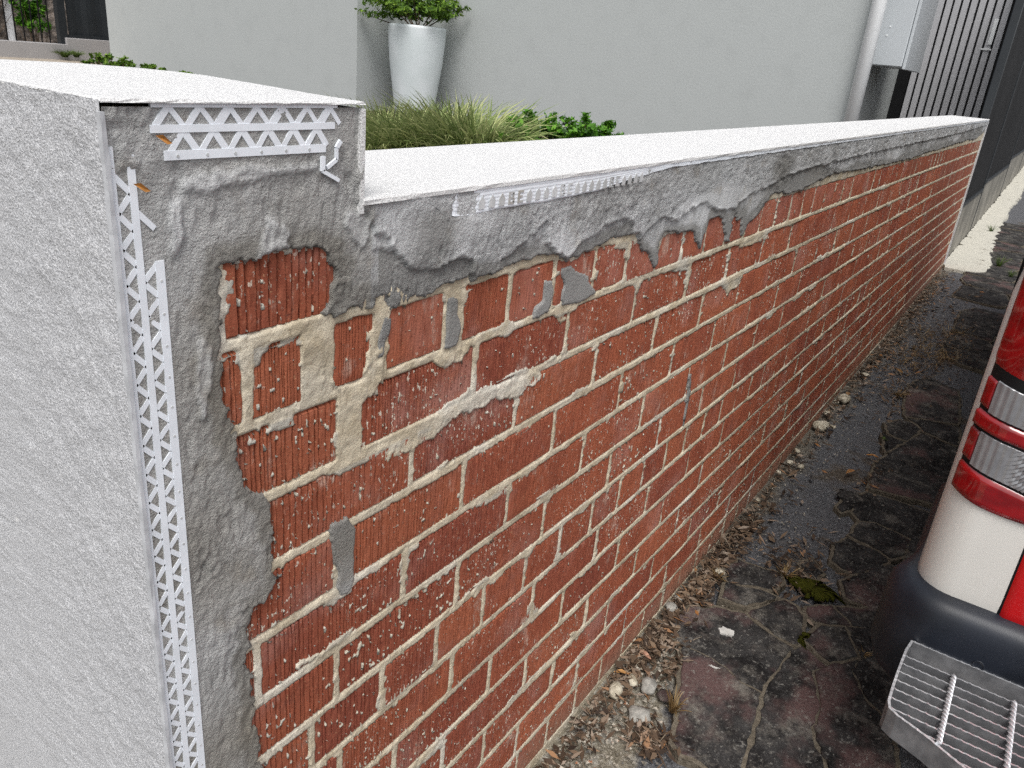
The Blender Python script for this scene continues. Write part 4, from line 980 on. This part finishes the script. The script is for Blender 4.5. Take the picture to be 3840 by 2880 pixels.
splash(r4([(372, 585), (395, 578), (430, 590), (448, 605), (440, 622), (410, 615), (380, 605)]), 1); splash(r4([(320, 757), (345, 762), (372, 775), (350, 773)]), 3)
# dry leaves
for i, (px, sz, lb) in enumerate([(s5(905, 655), .022, 'orange dry leaf on the bitumen near the paving corner'), (s5(775, 748), .026, 'orange brown dry leaf midway along the bitumen strip'), (s5(1060, 145), .035, 'brown dry leaf lying far along the strip'), (s5(760, 285), .028, 'brown dry leaf behind the largest mortar lump'), (s6(870, 945), .022, 'narrow pinkish leaf at the litter edge'), (s6(665, 1030), .018, 'narrow orange leaf against the wall foot')]):
    p_ = atg([px], .008)[0]; rg = np.random.default_rng(i + 50); a = rg.uniform(0, 6.28); V = []; n = 6
    for k in range(n + 1):
        t = k / n; wv = sz * .35 * math.sin(math.pi * min(1, t * .95 + .03)) ** .8
        for s_ in (-1, 0, 1): V.append((sz * (t - .5) * 2 * 1.0, s_ * wv, .006 * (1 - abs(2 * t - 1)) + (.004 if s_ else 0)))
    q = np.array(V); c_, s_ = math.cos(a), math.sin(a); q = np.stack([q[:, 0] * c_ - q[:, 1] * s_, q[:, 0] * s_ + q[:, 1] * c_, q[:, 2]], 1)
    o = mesh('dry_leaf', q, gridF(n + 1, 3), simple('dry_leaf_%d' % i, [(.42, .19, .05), (.36, .17, .06), (.26, .14, .05), (.22, .13, .06), (.40, .22, .15), (.42, .22, .08)][i], .7, .3, var=.3, vs=80), None, True); o.location = (p_[0], min(p_[1], -.03), p_[2]); tag(o, lb, 'leaf', 'dry leaves on the driveway')
for i, (px, lb) in enumerate([((300 + 270 * .866, 330 + 430 * .866), 'small orange leaf scrap stuck on the corner bead'), ((300 + 365 * .866, 330 + 222 * .866), 'orange leaf scrap stuck below the top bead')]):
    p_ = at([px], 1, -.011)[0]; V = [(-.007, 0, .003), (-.002, -.002, .0035), (.006, -.001, -.003), (.001, -.002, -.0035)]
    o = mesh('leaf_scrap', V, [(0, 3, 2, 1)], simple('leaf_scrap_%d' % i, (.45, .20, .05), .7, .3, var=.3, vs=200)); o.location = p_; tag(o, lb, 'leaf', 'leaf scraps stuck to the wall')

# ------------------------------------------------------------------ parked van
van = thing('parked_van', 'white van parked by the wall, rear corner with red lamp and grated step', 'van')
M['white_paint'] = simple('van_white', (.70, .685, .64), .35, .5, var=.03, vs=6, coat=.6)
M['red_paint'] = simple('van_red', (.50, .004, .006), .35, .5, var=.06, vs=6, coat=.4)
M['bumper'] = simple('dark_bumper_plastic', (.012, .015, .022), .38, .45, var=.3, vs=9, bump=.15, bs=600)
M['rubber'] = simple('tyre_rubber', (.02, .02, .02), .8, .2)
M['glass'] = simple('dark_window', (.01, .012, .013), .05, .6)
g = G('red_lens', .12, .6); g.col(g.mix(g.step(g.noise(30, 2, v=g.sc(1, .5, 1)), .3, .7), (.16, .001, .003), (.34, .003, .006))); g.b.inputs['Coat Weight'].default_value = .8; g.b.inputs['Coat Roughness'].default_value = .03; g.b.inputs['Emission Strength'].default_value = 0; M['redlens'] = g.m
g = G('clear_lens', .25, .6, .3); g.col(g.mix(g.noise(40, 2), (.17, .17, .18), (.36, .36, .37))); g.b.inputs['Coat Weight'].default_value = .9; g.b.inputs['Coat Roughness'].default_value = .03; M['clearlens'] = g.m
VX, VY, VR = 1.78, -.552, .07; VL, VWD = 4.5, 1.68
ARC = VR * math.pi / 2
def PS(s, z, off):
    if s < 0: return (VX + VR - s, VY + off, z)
    if s < ARC:
        t = s / VR; return (VX + VR - (VR + off) * math.sin(t), VY - VR + (VR + off) * math.cos(t), z)
    return (VX - off, VY - VR - (s - ARC), z)
def rrect(ins, r, z, lean=0):
    x0, x1, y1, y0 = VX + ins + lean, VX + VL - ins - lean * 6, VY - ins, VY - VWD + ins; P = []
    for cx, cy, a0 in ((x0 + r, y1 - r, math.pi / 2), (x0 + r, y0 + r, math.pi), (x1 - r, y0 + r, -math.pi / 2), (x1 - r, y1 - r, 0)):
        for k in range(9): t = a0 + math.pi / 2 * k / 8; P.append((cx + r * math.cos(t), cy + r * math.sin(t), z))
    return P
b = MB(); b.rings([rrect(.03, VR, -.72), rrect(.004, VR, -.70), rrect(0, VR, -.5), rrect(0, VR, .05), rrect(.02, VR, .25), rrect(.10, VR + .02, .80, .03), rrect(.16, .12, .88, .05), rrect(.30, .2, .92, .05)])
b.build('body', M['white_paint'], van, True)
def patch(name, s0, s1, zb_, zt_, off, mat, ns=30, nz=12, relief=None, parent=van, sm=True):
    """raised piece following the van's rear corner; zb_, zt_ are functions of s"""
    V = []
    for j in range(nz + 1):
        for i in range(ns + 1):
            s = s0 + (s1 - s0) * i / ns; v = j / nz; z = zb_(s) + (zt_(s) - zb_(s)) * v
            rim = min(i, ns - i, j, nz - j); o_ = off if rim > 0 else -.004
            if relief and rim > 0: o_ += relief(s, z, i / ns, v)
            V.append(PS(s, z, o_))
    F = gridF(nz + 1, ns + 1)
    return mesh(name, V, F[:, ::-1] if False else F, mat, parent, sm)
LS0, LS1 = .040, .215
zl = lambda z0, k: (lambda s: z0 - k * (s - LS0))
lamp = thing('tail_lamp', None, None); lamp.parent = van
def ribs(s, z, u, v): return .0008 * math.sin(s * 900) * (1 if s < .045 else .25)
b1, b2, b3, b4 = zl(-.088, .22), zl(-.150, .16), zl(-.186, .16), zl(-.252, .20)
bot = lambda s: -.318 - .018 * math.sin(min(1, max(0, (s - LS0) / .12)) * math.pi / 2)
g_ = .0006
patch('red_lens', LS0, LS1, lambda s: b1(s) + g_, lambda s: .34, .006, M['redlens'], 40, 12, ribs, lamp)
patch('red_lens', LS0, LS1, b3, lambda s: b2(s) - g_, .008, M['redlens'], 40, 6, ribs, lamp)
patch('red_lens', LS0, LS1, bot, lambda s: b4(s) - g_, .006, M['redlens'], 40, 8, ribs, lamp)
def facets(s, z, u, v):
    f = float(smooth(.115, .15, s)); q = (z - .35 * (s - .1) ** 2 * 30) / .0085; w_ = q - math.floor(q); t = (s / .0125 + .5 * (math.floor(q) % 2)) % 1
    return f * (-.0034 * w_ + .0016 * math.sin(math.pi * t)) + (1 - f) * (.0005 * math.sin(s * 520))
patch('clear_lens', LS0 + .024, LS1, b2, b1, .005, M['clearlens'], 170, 90, facets, lamp)
patch('clear_lens', LS0 + .024, LS1, lambda s: b4(s), lambda s: b3(s) - g_, .005, M['clearlens'], 170, 90, facets, lamp)
patch('red_lens', LS0, LS0 + .0235, b2, b1, .005, M['redlens'], 10, 10, ribs, lamp)
patch('red_lens', LS0, LS0 + .0235, b4, lambda s: b3(s) - g_, .005, M['redlens'], 10, 10, ribs, lamp)
patch('lamp_seal', LS0 - .004, LS1 + .003, lambda s: bot(s) - .004, lambda s: .344, .0015, M['black'], 40, 20, None, lamp)
TG0 = .182
tgl = lambda s: -.548 + .02 * math.exp(-((s - TG0) / .012) ** 2)
patch('tailgate', TG0 + .004, 1.35, tgl, lambda s: -.345, .006, M['red_paint'], 120, 10)
patch('tailgate_gap', TG0 - .008, 1.36, lambda s: -.556, lambda s: -.338, .002, M['black'], 60, 6)
patch('tailgate_upper', LS1 + .004, 1.35, lambda s: -.335, lambda s: .30, .006, M['red_paint'], 40, 10)
patch('rear_window', LS1 + .08, 1.28, lambda s: -.02, lambda s: .24, .010, M['glass'], 30, 8)
# seam between the corner panel and the body side
patch('panel_gap', -.004, -.001, lambda s: -.55, lambda s: .3, .0008, M['black'], 2, 10)
# bumper
prof = [(-.01, -.520), (.012, -.522), (.030, -.530), (.040, -.548), (.043, -.575), (.043, -.70), (.030, -.735), (-.01, -.75)]
ss = np.concatenate([np.linspace(-.45, 0, 8), np.linspace(.01, ARC, 14), np.linspace(ARC + .02, 1.5, 24)])
b = MB(); b.rings([[PS(float(s), z, o * (.35 if s < -.03 else 1) if o > 0 else o) for s in ss] for o, z in prof], cap=False, close=False)
bp = mesh('bumper', b.V, b.F, M['bumper'], van, True)
c0 = at([(3200 + 1340 * .3495, 2300 + 560 * .3495)], 0, VX - .043)[0]
b = MB(); b.rings([[(VX - .0432 - d, c0[1] + r * math.cos(t), c0[2] + r * math.sin(t)) for t in np.linspace(0, 2 * math.pi, 24, endpoint=False)] for r, d in ((.0105, 0), (.0105, .0012), (.0085, .0012), (.008, .0002), (.005, .0002))])
b.build('parking_sensor', M['bumper'], bp, True)
# wheels
for wx in (2.55, 5.35):
    for wy in (VY - .02, VY - VWD + .02):
        s_ = -1 if wy > -1.4 else 1
        b = MB(); b.rings([[(wx + r * math.cos(t), wy + s_ * d, gz(wx) + .33 + r * math.sin(t)) for t in np.linspace(0, 2 * math.pi, 32, endpoint=False)] for r, d in ((.20, .0), (.30, .0), (.325, .03), (.325, .16), (.30, .19), (.2, .19))])
        wh = b.build('wheel', M['rubber'], van, True)
        b = MB(); b.rings([[(wx + r * math.cos(t), wy - s_ * d, gz(wx) + .33 + r * math.sin(t)) for t in np.linspace(0, 2 * math.pi, 24, endpoint=False)] for r, d in ((.19, -.01), (.19, .002), (.15, -.006), (.05, .004))]); b.build('rim', M['box'], wh, True)
for y_, s_ in ((VY + .002, 1), (VY - VWD - .002, -1)):
    b = MB(); b.rings([[(x, y_ - s_ * (.018 + .10 * (z - .25) / .55 if z > .25 else .0), z) for x, z in ((2.3, .3), (5.2, .3), (4.9, .72), (2.35, .72))], [(x, y_ - s_ * .2, z) for x, z in ((2.3, .3), (5.2, .3), (4.9, .72), (2.35, .72))]]); b.build('side_window', M['glass'], van)
# grated rear step
M['galv'] = (lambda g: (g.col(g.mix(g.step(g.noise(28, 4), .35, .7), (.20, .205, .215), (.34, .345, .355))), g.bump(g.noise(90, 3), .3, .002), g.m)[2])(G('galvanised_steel', .42, .5, .55))
step_ = thing('rear_step', None, None); step_.parent = van
SZ = -.62
left = [(1.736, -.586), (1.70, -.5815), (1.64, -.580), (1.58, -.5795), (1.535, -.5805), (1.518, -.585), (1.508, -.600), (1.500, -.622), (1.488, -.652), (1.470, -.686), (1.456, -.715), (1.446, -.745), (1.438, -.785), (1.434, -.84), (1.432, -.92)]
ymid = -1.39
outl = left + [(1.432, y) for y in np.linspace(-1.0, 2 * ymid + 1.0, 14)] + [(x, 2 * ymid - y) for x, y in left[::-1]]
def wall_strip(P, t, z0, z1, closed=True, wav=0):
    P = np.array(P); Q = []
    for i in range(len(P) if closed else len(P) - 1):
        a, b_ = P[i], P[(i + 1) % len(P)]; k = max(1, int(np.linalg.norm(b_ - a) / .003))
        for j in range(k): Q.append(a + (b_ - a) * j / k)
    if not closed: Q.append(P[-1])
    Q = np.array(Q); nx = np.roll(Q, -1, 0) - np.roll(Q, 1, 0)
    if not closed: nx[0] = Q[1] - Q[0]; nx[-1] = Q[-1] - Q[-2]
    nx = np.stack([-nx[:, 1], nx[:, 0]], 1); nx /= np.linalg.norm(nx, axis=1)[:, None] + 1e-9
    L = np.concatenate([[0], np.cumsum(np.linalg.norm(np.diff(Q, axis=0), axis=1))]); zt = z1 - wav * (np.abs(np.sin(L * math.pi / .0135)) ** .6)
    A = [(q[0], q[1], z0) for q in Q - nx * t / 2]; B = [(q[0], q[1], z) for q, z in zip(Q - nx * t / 2, zt)]; Cc = [(q[0], q[1], z) for q, z in zip(Q + nx * t / 2, zt)]; Dd = [(q[0], q[1], z0) for q in Q + nx * t / 2]
    n = len(Q); V = A + B + Cc + Dd; F = []
    for i in range(n if closed else n - 1):
        j = (i + 1) % n
        for k in range(4): F.append((k * n + i, k * n + j, ((k + 1) % 4) * n + j, ((k + 1) % 4) * n + i))
    return V, F
M['worn'] = simple('worn_zinc_edge', (.62, .63, .65), .3, .6, .6, var=.15, vs=60)
def edged(name, V, F):
    o = mesh(name, V, F, M['galv'], step_); o.data.materials.append(M['worn'])
    for i, p in enumerate(o.data.polygons):
        if i % 4 == 1: p.material_index = 1
    return o
V, F = wall_strip(outl, .0045, SZ - .048, SZ + .001, True, .0009); edged('rim', V, F)
V, F = wall_strip([(1.7365, -.590), (1.7365, 2 * ymid + .59)], .005, SZ - .03, SZ + .0015, False, .0016)
edged('bar', V, F)
def rim_y(x):
    P = np.array(left); 
    return float(np.interp(x, P[::-1, 0], P[::-1, 1]))
for x in (1.683, 1.656, 1.629, 1.602, 1.575, 1.548, 1.521, 1.494, 1.467):
    V, F = wall_strip([(x, rim_y(x) - .003), (x, 2 * ymid - rim_y(x) + .003)], .0032, SZ - .03, SZ, False, .0016); edged('bar', V, F)
def twisted(y):
    xa, xb = 1.682, max(1.436, float(np.interp(-y, [.58, .622, .652, .715, .785, .92], [1.53, 1.50, 1.488, 1.456, 1.438, 1.432])) + .003); n = 70; R_ = []
    for i in range(n + 1):
        x = xa + (xb - xa) * i / n; a = i * .42
        R_.append([(x, y + r * math.cos(a + t), SZ + .0005 + r * math.sin(a + t)) for t, r in ((0, .0052), (math.pi / 4, .0036), (math.pi / 2, .0052), (3 * math.pi / 4, .0036), (math.pi, .0052), (5 * math.pi / 4, .0036), (3 * math.pi / 2, .0052), (7 * math.pi / 4, .0036))])
    MB().rings(R_).build('twisted_rod', M['worn'], step_)
for k in range(13):
    y = -.665 - .097 * k
    if y > 2 * ymid + .66: twisted(y)
b = MB(); b.box(1.45, 1.734, -1.6, -1.2, SZ - .075, SZ - .05); b.box(1.70, 2.2, -1.55, -1.25, SZ - .12, SZ - .076); b.build('bracket', M['dark_steel'], step_)
